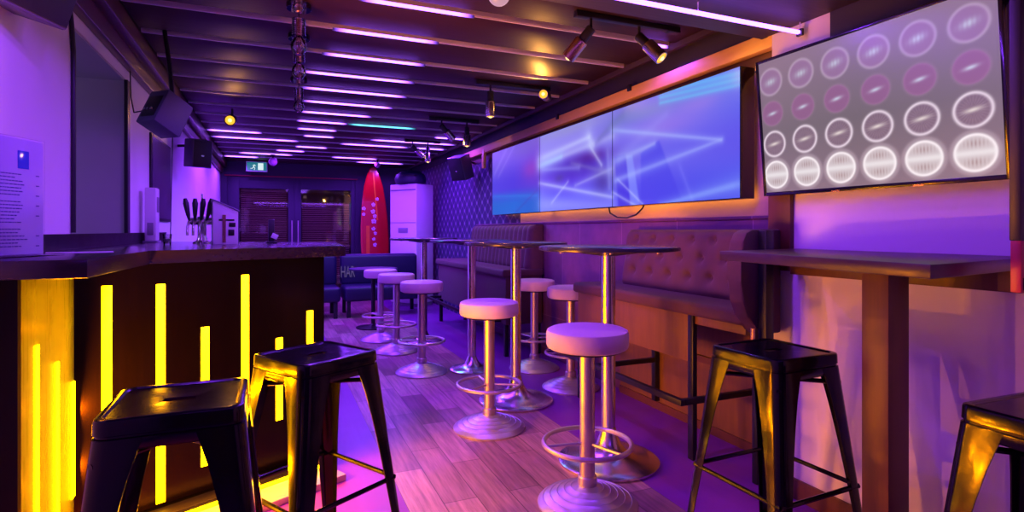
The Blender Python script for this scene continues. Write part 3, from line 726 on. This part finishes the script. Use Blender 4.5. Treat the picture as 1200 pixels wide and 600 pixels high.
def wall_image(u, v):
    """u 0..3 along the three screens, v 0..1 upward"""
    c = np.zeros(u.shape+(3,))
    kx = [0, .5, .97, 1.03, 1.5, 2.0, 2.5, 3.0]
    top = [A_(128, 100, 228), A_(120, 92, 222), A_(120, 80, 215), A_(150, 140, 245), A_(142, 130, 240), A_(128, 118, 235), A_(118, 112, 235), A_(85, 110, 235)]
    mid = [A_(78, 66, 222), A_(72, 58, 215), A_(95, 60, 205), A_(112, 90, 238), A_(90, 60, 215), A_(110, 100, 235), A_(100, 98, 235), A_(88, 84, 232)]
    bot = [A_(28, 100, 205), A_(25, 105, 210), A_(30, 95, 200), A_(120, 130, 250), A_(100, 100, 245), A_(80, 80, 235), A_(75, 75, 230), A_(80, 90, 235)]
    for ch in range(3):
        a = np.interp(u, kx, [k[ch] for k in top]); b = np.interp(u, kx, [k[ch] for k in mid]); d = np.interp(u, kx, [k[ch] for k in bot])
        up = sstep(.45, .95, v); dn = 1-sstep(.12, .42, v)
        c[..., ch] = b*(1-up)*(1-dn)+a*up+d*dn
    def blend(k, col): 
        k = np.clip(k, 0, 1)[..., None]; c[:] = c*(1-k)+col*k
    def streak(u0, v0, u1, v1, w0, w1, s, col=A_(205, 215, 255), soft=None):
        du, dv = u1-u0, v1-v0; asp = 1.78
        L2 = (du*asp)**2+dv**2; tt = ((u-u0)*du*asp*asp+(v-v0)*dv)/L2
        tc_ = np.clip(tt, 0, 1); dx = (u-u0-tc_*du)*asp; dy = v-v0-tc_*dv
        w_ = (w0+(w1-w0)*tc_); q2 = dx*dx+dy*dy; fd = sstep(0, .12, tc_)*.4+.6
        blend(s*.62*fd*np.exp(-q2/(w_*w_)), col); blend(s*.34*np.exp(-q2/(w_*w_*7)), col)
    def blob(u0, v0, su, sv, s, col): blend(s*np.exp(-((u-u0)/su)**2-((v-v0)/sv)**2), col)
    in2 = sstep(.995, 1.005, u); 
    # far screen
    blob(.85, .60, .16, .13, .45, A_(180, 60, 170)); blob(.7, .9, .25, .12, .3, A_(110, 100, 190))
    streak(.05, .65, .35, 1.0, .03, .03, .35, A_(165, 150, 245)); streak(.15, .6, .5, .98, .02, .02, .3, A_(165, 150, 245))
    streak(0, .30, .97, .22, .02, .02, .5, A_(40, 140, 225)); streak(.55, .02, .97, .30, .012, .012, .4, A_(80, 60, 180))
    # middle screen
    blob(1.6, .50, .42, .12, .8, A_(52, 22, 165)); blob(1.75, .58, .22, .07, .6, A_(70, 15, 120)); blob(1.35, .22, .3, .1, .4, A_(70, 55, 235))
    blob(1.9, .28, .12, .14, .75, A_(60, 48, 140)); blob(1.32, .40, .07, .05, .5, A_(70, 60, 130)); blob(1.5, .97, .5, .08, .6, A_(150, 150, 200))
    streak(1.0, .70, 1.73, .80, .05, .025, .75); streak(1.0, .62, 2.0, .74, .03, .04, .6); streak(1.0, .60, 1.35, .66, .05, .03, .6, A_(170, 215, 255))
    streak(1.72, .82, 1.78, .70, .05, .04, .7); streak(1.74, .70, 1.88, .46, .02, .02, .7); streak(1.0, .38, 2.0, .10, .018, .018, .75); streak(1.05, .55, 1.6, .48, .02, .03, .5, A_(170, 180, 255))
    streak(1.0, .10, 2.0, .0, .07, .07, .55, A_(170, 175, 255)); streak(1.55, .28, 2.0, .40, .015, .02, .45); streak(1.5, .55, 2.0, .35, .02, .03, .4, A_(150, 150, 205))
    streak(1.2, .10, 1.45, .34, .012, .012, .5); streak(1.82, .72, 2.1, .92, .03, .05, .6, A_(95, 80, 190)); streak(1.85, .75, 2.2, .98, .02, .05, .5, A_(120, 130, 190))
    streak(1.95, .60, 1.97, .2, .03, .03, .4, A_(165, 180, 255))
    # near screen
    blob(2.5, .70, .3, .11, .45, A_(165, 120, 230)); blob(2.3, .88, .35, .08, .4, A_(110, 140, 185)); blob(2.75, .82, .16, .08, .35, A_(185, 130, 225))
    def panel(pts, s, col):
        k = np.ones_like(u)
        for (ua, va), (ub, vb) in zip(pts, pts[1:]+pts[:1]):
            e = ((ub-ua)*(v-va)-(vb-va)*(u-ua))/math.hypot(ub-ua, vb-va); k = k*sstep(-.012, .012, e)
        blend(k*s, col)
    panel([(2.06, .0), (2.20, .0), (2.13, .52), (2.02, .52)], .7, A_(58, 48, 215)); panel([(2.28, .05), (2.62, .02), (2.44, .58), (2.28, .50)], .7, A_(66, 66, 228))
    panel([(2.18, .0), (2.27, .0), (2.20, .50), (2.14, .5)], .55, A_(140, 160, 255))
    streak(2.0, .46, 2.5, .80, .07, .03, .35, A_(150, 150, 245)); streak(2.0, .80, 2.89, .47, .022, .012, .75, A_(170, 190, 255)); streak(2.89, .47, 2.03, .27, .012, .03, .7, A_(165, 185, 255)); streak(2.02, .47, 2.4, .56, .04, .02, .6, A_(185, 205, 255))
    streak(2.60, .33, 2.70, .0, .015, .015, .35, A_(130, 135, 250))
    for dv, ww in ((0, .020), (-.045, .016), (-.09, .014)):
        streak(3.02, .95+dv, 2.45, 1.02+dv*1.1, ww, ww*.8, .8, A_(95, 200, 245))
    streak(3.02, .11, 2.45, -.02, .03, .02, .75, A_(150, 185, 255)); streak(2.0, .15, 2.25, -.02, .01, .01, .6); streak(2.05, .28, 2.3, 0, .008, .008, .6)
    return c
WS = 1.205
for i, nm in enumerate(('blue video wall screen furthest from the television, teal along its bottom edge',
                        'blue video wall screen in the middle of the three, with white light streaks',
                        'blue video wall screen next to the television, with a pale arrow shape')):
    yc = 5.855-WS*(i+.5)
    t = thing('video_screen', nm, 'screen', (2.25, yc, 1.695), R(-90), 'three blue video wall screens')
    MB().box(-WS/2+.001, WS/2-.001, .004, .10, -.347, .347, .003).build('casing', M['black_bezel'], t)
    image_panel('picture_panel', WS-.008, .687, 150, 88, (lambda u, v, i=i: wall_image(u+i, v)), t, M['screen'])
    MB().box(-.2, .2, .10, .15, -.2, .2).build('wall_mount', M['black_metal'], t)
    MB().box(-WS/2+.03, WS/2-.03, .108, .120, -.333, -.325).build('added_glow_strip', M['added_warm'], t)  # hidden warm strip, added to turn the wall band below orange
    MB().box(-WS/2+.03, WS/2-.03, .100, .108, -.333, -.325).build('added_glow_channel', M['black_metal'], t)  # holder for the added warm strip
# cable under the video wall
cb = [(2.33, 3.62, 1.36), (2.33, 3.60, 1.31), (2.33, 3.50, 1.275), (2.33, 3.38, 1.27), (2.33, 3.27, 1.29), (2.33, 3.20, 1.33), (2.33, 3.17, 1.36)]
tag(MB().tube(cb, .006, 8).build('cable', M['plastic_black']), 'black cable looping below the middle of the video wall', 'cable')

def tv_image(u, v):
    c = np.zeros(u.shape+(3,)); asp = .895/.575
    base = np.array([A_(128, 112, 122), A_(112, 104, 108)])
    k = np.clip(np.abs(v-.45)*1.6+np.abs(u-.5)*.5, 0, 1)[..., None]
    c[:] = A_(112, 102, 108)*(1-k)+A_(140, 116, 134)*k
    def blend(kk, col): 
        kk = np.clip(kk, 0, 1)[..., None]; c[:] = c*(1-kk)+col*kk
    for r_, cv in enumerate((.84, .60, .368, .132)):
        for q in range(6):
            cu = .065+.169*q
            x = (u-cu)*asp; y = v-cv; d = np.hypot(x, y); rad = (.098, .092, .093, .100)[r_]
            ins = 1-sstep(rad-.006, rad+.004, d); ring = np.exp(-((d-rad)/.010)**2)
            ang = np.arctan2(y, x)
            if r_ == 0:
                blend(ins*.8, A_(150, 112, 152)); blend(ring*.55, A_(200, 178, 200)); blend(.85*np.exp(-(x/.045)**2-((y-.15*x)/.024)**2)*(0.85+.15*np.sin(x*260)), A_(196, 206, 216))
            elif r_ == 1:
                blend(ins*.7, A_(150, 92, 142)); blend(ring*.3, A_(175, 130, 165)); blend(.9*np.exp(-(x/.036)**2-((y-.15*x)/.012)**2), A_(200, 210, 225))
            elif r_ == 2:
                blend(ins*.45, A_(125, 95, 118)); blend(ins*.35*(.5+.5*np.sin(ang*26))*np.exp(-((d-.05)/.03)**2), A_(175, 150, 165)); blend(ring*.95, A_(232, 215, 228)); blend(.95*np.exp(-(x/.046)**2-((y-.15*x)/.013)**2), A_(228, 215, 210))
            else:
                blend(np.exp(-((d-rad*1.2)/.012)**2)*.5, A_(190, 170, 182)); blend(ins*.95, A_(208, 196, 200)); blend(ring, A_(250, 240, 244))
                blend(ins*.5*np.exp(-(x/.05)**2)*np.exp(-((np.abs(y)-.052)/.020)**2)*(.5+.5*np.sin(x*330)), A_(130, 90, 90)); blend(ins*.7*np.exp(-((y)/.02)**2), A_(242, 238, 240))
    return c
t = thing('television', 'wide television showing rows of round plates, tilted on the white wall', 'television', (2.03, 1.4375, 1.637), rot=Euler((R(-4), 0, R(-90)), 'XYZ'))
t.rotation_euler = (Matrix.Rotation(R(-90), 3, 'Z') @ Matrix.Rotation(R(5), 3, 'X')).to_euler()
TW, TH = .905, .575
b = MB(); b.box(-TW/2-.012, TW/2+.012, .002, .035, -TH/2-.016, TH/2+.012, .004)
b.build('casing', M['black_bezel'], t)
bz = MB()
bz.box(-TW/2-.012, -TW/2, -.006, .004, -TH/2-.016, TH/2+.012, .001); bz.box(TW/2, TW/2+.012, -.006, .004, -TH/2-.016, TH/2+.012, .001)
bz.box(-TW/2, TW/2, -.006, .004, TH/2, TH/2+.012, .001); bz.box(-TW/2, TW/2, -.006, .004, -TH/2-.016, -TH/2, .001)
bz.build('bezel', M['black_bezel'], t)
image_panel('picture_panel', TW, TH, 300, 190, tv_image, t, M['screen'])
MB().box(-.12, .12, .035, .075, -.12, .12, .004).build('wall_bracket', M['black_metal'], t)
lgm = MB()
for x in (-.11, .20): lgm.box(x-.018, x+.018, -.008, -.004, -TH/2-.017, -TH/2-.011)
lgm.build('maker_badge', M['copper'], t)

# rail along the top of the right wall and its bracket
t = thing('cable_trunking', 'long cream cable trunking running above the video wall', 'trunking', (0, 0, 0))
MB().box(2.335, 2.392, 1.99, 7.45, 2.115, 2.20, .006).build('trunk', M['rail'], t)
MB().box(2.328, 2.36, 6.35, 6.42, 1.93, 2.15, .004).build('drop_piece', M['rail'], t)
for yy in (2.16, 3.35, 4.45):
    MB().box(2.322, 2.336, yy-.02, yy+.02, 2.17, 2.215, .002).build('clip', M['plastic_black'], t)

# ------------------------------------------------------------------ speakers
def speaker(label, loc, M3, w_, d_, h_, wall_pt=None, rear=False):
    t = thing('speaker', label, 'speaker', loc, group='black wall speakers'); t.rotation_euler = M3.to_euler()
    # front faces +X
    b = MB().box(-d_/2, d_/2, -w_/2, w_/2, -h_/2, h_/2, .008); b.build('cabinet', M['speaker_case'], t)
    g = MB().box(d_/2, d_/2+.006, -w_/2+.01, w_/2-.01, -h_/2+.01, h_/2-.01, .002).build('grille', M['plastic_black'], t)
    MB().box(d_/2+.006, d_/2+.008, -.012, .012, -h_*.1, -h_*.1+.012).build('badge', M['can_steel'], g)
    rp = MB().box(-d_/2-.003, -d_/2, -w_*.35, w_*.35, -h_*.35, h_*.3, .001).build('rear_panel', M['plastic_black'], t)
    k = MB()
    for yy in (-w_*.15, w_*.05, w_*.2):
        k.lathe([(.009, 0), (.009, .012), (0, .012)], (-d_/2-.003, yy, -h_*.15), 12, mtx=Matrix.Rotation(R(-90), 4, 'Y'))
    k.build('socket', M['can_steel'], rp)
    if wall_pt is not None:
        p = M3.inverted() @ (Vector(wall_pt)-Vector(loc))
        st_ = Vector((-d_/2, 0, h_*.2)) if not rear else Vector((0, 0, h_/2))
        br = MB().tube([st_, st_.lerp(p, .5)+Vector((0, 0, .01)), p], .012, 8).build('bracket', M['black_metal'], t)
    return t
Rz = lambda a: Matrix.Rotation(R(a), 3, 'Z'); Ry = lambda a: Matrix.Rotation(R(a), 3, 'Y')
# large speaker above the menu: far lower front corner at (-.637,2.337,1.85)
m3 = Rz(-20) @ Ry(18); dd, ww, hh = .24, .30, .46
cpos = Vector((-.637, 2.337, 1.85))-m3 @ Vector((dd/2, ww/2, -hh/2))
cpos = Vector((-.637, 2.337, 1.85))-m3 @ Vector((dd/2+.006, ww/2, -hh/2))
speaker('large black speaker hanging high on the wall above the menu holder', cpos, m3, ww, dd, hh, (-.80, 2.28, 2.10))
m3 = Rz(46) @ Ry(26)
speaker('black speaker hanging from the brown beam just past the passage opening, tilted down', (-.565, 3.72, 1.84), m3, .15, .17, .21, (-.575, 3.76, 2.33), True)
m3 = Rz(-60) @ Ry(6)
speaker('black speaker further along the wall above the beer tap, facing the room', (-.62, 5.75, 1.87), m3, .17, .17, .25, (-.80, 5.9, 1.95))
m3 = Rz(-150) @ Ry(20)
speaker('black speaker hung below the end of the cream trunking beside the patterned wallpaper', (2.20, 6.85, 1.98), m3, .24, .18, .30, (2.40, 6.9, 2.05))
for pts, l in (([(-.785, 3.97, 2.2), (-.785, 4.0, 1.98), (-.76, 3.95, 1.88), (-.66, 3.78, 1.87)], 'thin black cable curving down to the tilted speaker by the passage'),
               ([(-.797, 5.60, 2.2), (-.797, 5.6, 1.95), (-.797, 5.55, 1.6), (-.797, 5.5, 1.165), (-.797, 5.5, .0)], 'thin black cable running down the wall beside the dark poster')):
    tag(MB().tube(pts, .004, 6).build('cable', M['plastic_black']), l, 'cable')
tag(MB().tube([(-.795, 2.93, 2.15), (-.79, 2.94, 2.06), (-.79, 2.965, 1.95), (-.79, 2.965, 1.17)], .009, 8).build('cable', M['plastic_black']), 'black cable down the edge of the passage opening below the large speaker', 'cable')

# poster
t = thing('poster', 'dark framed poster on the white wall behind the dispenser', 'poster', (XL, 5.03, 1.56))
MB().box(.0, .015, -.40, .40, -.31, .31, .003).build('frame', M['plastic_black'], t)
MB().box(.015, .018, -.38, .38, -.29, .29).build('print', M['poster'], t)

# ------------------------------------------------------------------ track spotlights
def track(label, y, x0, x1):
    t = thing('spotlight_track', label, 'light track', (0, y, ZC-.002), group='black ceiling tracks for spotlights')
    MB().box(x0, x1, -.018, .018, -.030, 0, .004).build('rail', M['plastic_black'], t)
    for x in (x0+.04, x1-.04): MB().box(x-.04, x+.04, -.022, .022, -.034, -.02, .004).build('end_cap', M['plastic_black'], t)
track('black spotlight track nearest the television under the ceiling boards', 2.57, 1.45, 2.12)
track('black spotlight track above the middle of the video wall, second from the television', 4.05, 1.42, 2.05)
track('black spotlight track third from the television', 5.55, 1.45, 1.98)
track('black spotlight track furthest from the television, near the air conditioner', 7.03, 1.52, 1.98)
def spot(label, top, d, can='can_steel', lens='lamp_warm', scale=1., power=6., stem=.055):
    """top: mounting point; d: aiming direction"""
    t = thing('spotlight', label, 'spotlight', top, group='steel ceiling spotlights')
    d = Vector(d).normalized()
    MB().tube([(0, 0, 0), (0, 0, -stem)], .008*scale, 8).build('stem', M['plastic_black'], t)
    q = Vector((0, 0, 1)).rotation_difference(d).to_matrix().to_4x4()
    h = Vector((0, 0, -stem))
    S4 = q @ Matrix.Scale(scale, 4)
    MB().lathe([(0, -.01), (.024, -.008), (.026, 0), (.026, .078), (.0, .08)], h, 28, mtx=S4).build('lamp_neck', M['plastic_black'], t)
    MB().lathe([(.026, .066), (.036, .072), (.038, .078), (.038, .186), (.036, .188), (.033, .188), (.031, .178)], h, 36, mtx=S4).build('lamp_can', M[can], t)
    ln_ = MB().lathe([(0, .177), (.031, .177), (.029, .184), (.016, .190), (0, .191)], h, 32, mtx=S4).build('lens', M[lens], t)
    MB().lathe([(0, .190), (.013, .190), (.010, .196), (0, .198)], h, 24, mtx=S4).build('bulb', M['lamp_core' if lens == 'lamp_warm' else lens], ln_)
    if power:
        li = bpy.data.lights.new('spot_beam', 'SPOT'); li.energy = power; li.color = (1, .42, .07); li.spot_size = R(150); li.spot_blend = .6; li.shadow_soft_size = .02
        lo = bpy.data.objects.new('spot_beam', li); COL.objects.link(lo); lo.parent = t; lo.location = h+d*.215*scale
        lo.rotation_euler = Vector((0, 0, -1)).rotation_difference(d).to_euler()
    return t
zt = ZC-.032
spot('steel spotlight near the television aimed away from it, its lens hidden', (1.545, 2.57, zt), (-.09, .124, -.15), 'copper', power=3)
spot('glowing spotlight beside the television, its bright lens facing out', (1.85, 2.57, zt), (.06, -.09, -.118), 'can_steel', power=8)
spot('steel spotlight hanging straight down above the middle video screen', (1.54, 4.05, zt), (0, 0, -1), 'can_steel', power=7)
spot('glowing spotlight above the joint of the video screens, lens facing the room', (2.04, 4.05, zt), (-.62, -.76, -.05), 'can_steel', power=13)
spot('steel spotlight tilted away in the third pair from the television', (1.58, 5.55, zt), (.55, .2, -.5), 'can_steel', power=3)
spot('steel spotlight hanging down with glowing tip beside the end of the trunking', (1.85, 5.55, zt), (0, 0, -1), 'can_steel', power=9)
spot('steel spotlight tilted away in the furthest pair by the air conditioner', (1.62, 7.03, zt), (.6, .1, -.5), 'can_steel', power=2)
spot('steel spotlight hanging down with glowing tip in the furthest pair by the air conditioner', (1.82, 7.03, zt), (0, 0, -1), 'can_steel', power=3)
spot('round glowing spotlight on the bar side of the ceiling facing the camera', (-.345, 5.76, zt), (-.02, -.95, -.20), 'black_metal', power=4, scale=1.25, stem=.10)
def globe(label, loc, r, m):
    t = thing('ceiling_globe', label, 'lamp', loc)
    MB().lathe([(0, -r)]+[(r*math.sin(R(a)), -r*math.cos(R(a))) for a in range(12, 170, 12)]+[(r*.2, r*.98), (0, r*.98)], n=32).build('glass_ball', M[m], t)
    MB().lathe([(.012, r*.95), (.012, r+.03), (.035, r+.032), (.035, r+.045), (0, r+.046)], n=24).build('mount', M['plastic_black'], t)
globe('pale pink globe lamp under the ceiling, cut by the top of the frame', (.915, 2.30, 2.217), .049, 'lamp_pink')
globe('small violet globe lamp beside the exit sign', (0.0, 9.0, 2.19), .062, 'lamp_violet')
globe('small reddish globe lamp above the tip of the surfboard', (1.55, 9.2, 2.235), .045, 'lamp_violet')

# pendants over the bar
def pendant(label, loc):
    t = thing('pendant_lamp', label, 'pendant lamp', loc, group='glass pendant lamps above the bar')
    MB().lathe([(.058, -.03), (.060, -.028), (.060, -.002), (0, 0)], n=36).build('canopy', M['clear'], t)
    MB().lathe([(.012, -.045), (.016, -.04), (.016, -.004), (0, -.003)], n=20).build('cord_grip', M['copper'], t)
    MB().tube([(0, 0, -.04), (0, 0, -.07)], .003, 6).build('cord', M['plastic_black'], t)
    MB().lathe([(.0, -.165), (.012, -.164), (.014, -.16), (.014, -.075), (0, -.07)], n=20).build('socket', M['copper'], t)
    pr = []
    for i in range(9): pr += [(.034, -.165+.0105*i), (.030, -.160+.0105*i)]
    MB().lathe(pr, n=32).build('ribbed_shade', M['clear'], t)
    MB().lathe([(0, -.262), (.018, -.258), (.036, -.236), (.040, -.215), (.034, -.190), (.018, -.170), (.014, -.165)], n=32).build('glass_bulb', M['clear'], t)
    MB().tube([(-.008, 0, -.17), (-.012, 0, -.21), (0, .006, -.235), (.012, 0, -.21), (.008, 0, -.17)], .0022, 6).build('filament', M['copper'], t)
pendant('clear glass pendant lamp above the bar, nearest of the three', (.120, 3.04, ZC-.004))
pendant('clear glass pendant lamp above the bar, middle of the three', (.139, 3.52, ZC-.004))
pendant('clear glass pendant lamp above the bar, furthest of the three', (.178, 4.52, ZC-.004))

# ------------------------------------------------------------------ back of the room
t = thing('exit_sign', 'lit green and white exit sign above the glazed doors', 'exit sign', (-.245, YB-.30, 2.225)); t.scale = (.86, 1, .86)
MB().box(-.185, .185, .0, .03, -.095, .095, .004).build('housing', M['white_plastic'], t)
MB().box(-.17, .17, -.004, .0, -.08, .08).build('face', M['exit_green'], t)
g = MB()
g.box(.02, .115, -.006, -.004, -.065, .065)
g.build('doorway', M['exit_white'], t)
g = MB()
g.lathe([(0, -.006), (.013, -.006), (.013, -.0045), (0, -.0045)], (-.035, 0, .05), 16, mtx=Matrix.Rotation(R(90), 4, 'X'))
for p, q, w2 in (((-.04, .035), (-.055, -.01), .011), ((-.055, -.01), (-.03, -.035), .008), ((-.03, -.035), (-.045, -.065), .007), ((-.055, -.01), (-.08, -.04), .008), ((-.08, -.04), (-.11, -.04), .007), ((-.04, .03), (-.015, .01), .006), ((-.042, .03), (-.075, .015), .006)):
    g.tube([(p[0], -.005, p[1]), (q[0], -.005, q[1])], w2*.8, 8)
g.build('running_figure', M['exit_white'], t)
MB().tube([(0, .015, .095), (0, .015, .105)], .01, 8).build('hanger', M['black_metal'], t)

# surfboard
t = thing('surfboard', 'red surfboard with white flowers standing upright beside the air conditioner', 'surfboard', (1.645, 9.85, .012), rot=(R(-5), 0, R(8)))
prof = [(.0, 2.30), (.05, 2.27), (.11, 2.15), (.17, 1.95), (.215, 1.65), (.245, 1.25), (.25, .95), (.235, .55), (.19, .22), (.12, .06), (.05, .0)]
b = MB(); bm = b.bm
def outline(sc): return [(x*sc, z) for x, z in prof]+[(-x*sc, z) for x, z in reversed(prof[1:])]
ft = [Vector((x, -.022, 1.15+(z-1.15)*.985)) for x, z in outline(.90)]; md = [Vector((x, 0, z)) for x, z in outline(1)]; bk = [Vector((x, .022, 1.15+(z-1.15)*.985)) for x, z in outline(.90)]
rows = [[bm.verts.new(p) for p in L_] for L_ in (ft, md, bk)]
n = len(md)
for X1, X2 in zip(rows, rows[1:]):
    for i in range(n): bm.faces.new((X1[i], X1[(i+1) % n], X2[(i+1) % n], X2[i]))
bm.faces.new(rows[0]); bm.faces.new(rows[2][::-1])
sb = b.build('board', M['red_board'], t)
def strip(pts, wd, y):
    m_ = MB()
    for (x0, z0), (x1, z1) in zip(pts, pts[1:]):
        m_.hexa([Vector(v) for v in ((x0-wd, y, z0), (x0+wd, y, z0), (x0+wd, y+.002, z0), (x0-wd, y+.002, z0), (x1-wd, y, z1), (x1+wd, y, z1), (x1+wd, y+.002, z1), (x1-wd, y+.002, z1))])
    return m_
strip([(.045, 1.35), (.03, 1.6), (.01, 1.9), (-.005, 2.2)], .012, -.0245).build('orange_stripe', M['orange_stripe'], t)
strip([(-.13, .2), (-.135, .8), (-.125, 1.25)], .03, -.0245).build('orange_stripe', M['orange_stripe'], t)
random.seed(5)
for fx, fz, fs in ((-.02, 1.62, .035), (-.03, 1.50, .04), (.0, 1.42, .035), (-.02, 1.33, .045), (.05, 1.72, .03), (-.03, 1.20, .035), (-.0, 1.12, .03), (-.03, 1.02, .03), (-.01, .92, .035), (-.19, 1.55, .035), (-.195, 1.45, .03)):
    fl = MB()
    for k in range(5):
        a = R(72*k+random.random()*30); cx, cz = fx+math.cos(a)*fs*.6, fz+math.sin(a)*fs*.6
        fl.lathe([(0, 0), (fs*.42, 0), (fs*.40, .002), (0, .002)], (cx, -.0245, cz), 10, mtx=Matrix.Rotation(R(90), 4, 'X'))
    fl.build('painted_flower', M['petal'], t)

# air conditioner
t = thing('air_conditioner', 'tall white floor standing air conditioner in the back corner', 'air conditioner', (2.03, 8.85, 0), R(-55))
MB().box(-.275, .275, -.20, .20, .05, 1.90, .012).build('cabinet', M['white_plastic'], t)
MB().box(-.26, .26, -.18, .19, 0, .05, .004).build('base', M['grey_plastic'], t)
MB().box(-.255, .255, -.206, -.198, 1.80, 1.82, .001).build('vent_slot', M['grey_plastic'], t)
MB().box(-.26, .26, -.207, -.199, 1.30, 1.305).box(-.26, .26, -.207, -.199, .74, .75).build('panel_joint', M['grey_plastic'], t)
MB().box(-.10, .10, -.206, -.199, 1.14, 1.22, .003).build('display', M['grey_plastic'], t)
MB().box(-.25, .25, -.208, -.199, .12, .70, .004).build('intake_grille', M['white_plastic'], t)
t = thing('round_bag', 'dark rounded box lying on top of the air conditioner', 'box', (2.0, 8.80, 1.90), R(-20))
MB().lathe([(.20, .0), (.24, .03), (.25, .09), (.22, .16), (.14, .21), (.05, .225), (0, .227)], n=40, mtx=Matrix.Scale(.8, 4, (0, 1, 0))).build('shell', M['sofa_blue'], t)
MB().ring((0, 0, .13), .19, .012, 40).build('rim', M['plastic_black'], t)

# blue sofa along the back and low seats
def sofa(label, x0, x1, y):
    t = thing('sofa', label, 'sofa', (0, y, 0), group='dark blue sofas at the back')
    MB().box(x0, x1, -.62, -.06, .22, .42, .04, 4).build('seat', M['sofa_blue'], t)
    MB().box(x0, x1, -.14, .04, .40, .84, .05, 4).build('backrest', M['sofa_blue'], t)
    for x in (x0+.06, x1-.06):
        for yy in (-.55, -.02): MB().box(x-.025, x+.025, yy-.025, yy+.025, 0, .22, .004).build('leg', M['plastic_black'], t)
    return t
s1 = sofa('dark blue sofa with white lettering on its back, in front of the air conditioner', .88, 1.98, 8.40)
s2 = sofa('plain dark blue sofa nearer the bar, in front of the glazed doors', .10, .83, 8.40)
tx = text_mesh('lettering', 'HAR', .2, M['text_white'], s1, (.975, -.147, .585), (R(90), 0, 0)); tx.scale = (.5, 1.15, 1)
t = thing('low_table', 'low round dark table in front of the blue sofas', 'table', (1.12, 6.95, 0))
MB().lathe([(.27, .70), (.288, .705), (.29, .715), (.285, .722), (0, .723)], n=48).build('table_top', M['sofa_blue'], t)
MB().lathe([(.025, .03), (.025, .70)], n=20).build('pole', M['black_metal'], t)
MB().lathe([(.20, 0), (.205, .012), (.05, .03), (.025, .05)], n=40).build('base', M['black_metal'], t)
t = thing('carton', 'small red and white carton on the floor under the far blue sofa', 'carton', (.52, 8.10, 0))
MB().box(-.10, .10, -.08, .08, 0, .19, .004).build('box', M['white_plastic'], t)
MB().box(-.06, .05, -.083, -.079, .04, .12).build('red_label', M['sign_red'], t)
# sign hung at the right edge of the view
t = thing('hanging_board', 'tall dark board hanging from the soffit with a red wifi notice at its foot', 'board', (1.708, .775, 0))
MB().box(-.06, .12, -.012, .012, 1.155, 2.08, .003).build('panel', M['plastic_black'], t)
nt_ = MB().box(-.058, .12, -.012, .010, 1.03, 1.155, .002).build('notice', M['sign_red'], t)
g = MB()
for rr_ in (.012, .022, .032):
    g.tube([(.0+rr_*math.cos(R(a)), -.0125, 1.105+rr_*math.sin(R(a))) for a in range(45, 136, 15)], .003, 6)
g.lathe([(0, 0), (.004, 0), (.004, .002), (0, .002)], (0, -.0125, 1.103), 10, mtx=Matrix.Rotation(R(90), 4, 'X'))
g.build('wifi_symbol', M['white_plastic'], nt_)
MB().box(-.05, .115, -.0135, -.011, 1.036, 1.066).build('black_band', M['plastic_black'], nt_)
text_mesh('lettering', 'CODE', .022, M['white_plastic'], nt_, (.0, -.0145, 1.051), (R(90), 0, 0), .0005)

# ------------------------------------------------------------------ lights
def area(name, loc, rot, sx, sy, energy, col):
    li = bpy.data.lights.new(name, 'AREA'); li.shape = 'RECTANGLE'; li.size = sx; li.size_y = sy; li.energy = energy; li.color = col
    o = bpy.data.objects.new(name, li); COL.objects.link(o); o.location = loc; o.rotation_euler = rot
    return o
pl = bpy.data.lights.new('added_passage_fill', 'POINT'); pl.energy = 7.; pl.color = (.38, .26, 1.); pl.shadow_soft_size = .05  # fill light added to brighten the passage, not a visible fixture
po = bpy.data.objects.new('added_passage_fill', pl); COL.objects.link(po); po.location = (-2.0, 3.2, 1.5)
# added violet fill lights under the soffit, unseen behind the camera
area('unseen_violet_fill', (.7, -.35, 2.05), (0, 0, 0), 2.4, .06, 8, VIOLET)
area('unseen_violet_fill', (.7, -1.1, 2.05), (0, 0, 0), 2.4, .06, 8, VIOLET)

w = bpy.data.worlds.new('room_dark'); SC.world = w; w.use_nodes = True
w.node_tree.nodes['Background'].inputs['Color'].default_value = (.10, .04, .25, 1)
w.node_tree.nodes['Background'].inputs['Strength'].default_value = .05

# ------------------------------------------------------------------ camera
cam = bpy.data.cameras.new('camera'); cam.sensor_width = 36; cam.lens = 659/1200*36; cam.shift_y = -30/1200
cam.clip_start = .02
co = bpy.data.objects.new('camera', cam); COL.objects.link(co)
co.location = (0, 0, 1.18); co.rotation_euler = (R(90), 0, -math.atan2(280, 659))
SC.camera = co
SC.view_settings.view_transform = 'Standard'; SC.view_settings.look = 'None'; SC.view_settings.gamma = 1; SC.view_settings.use_curve_mapping = False
SC.view_settings.exposure = 0.
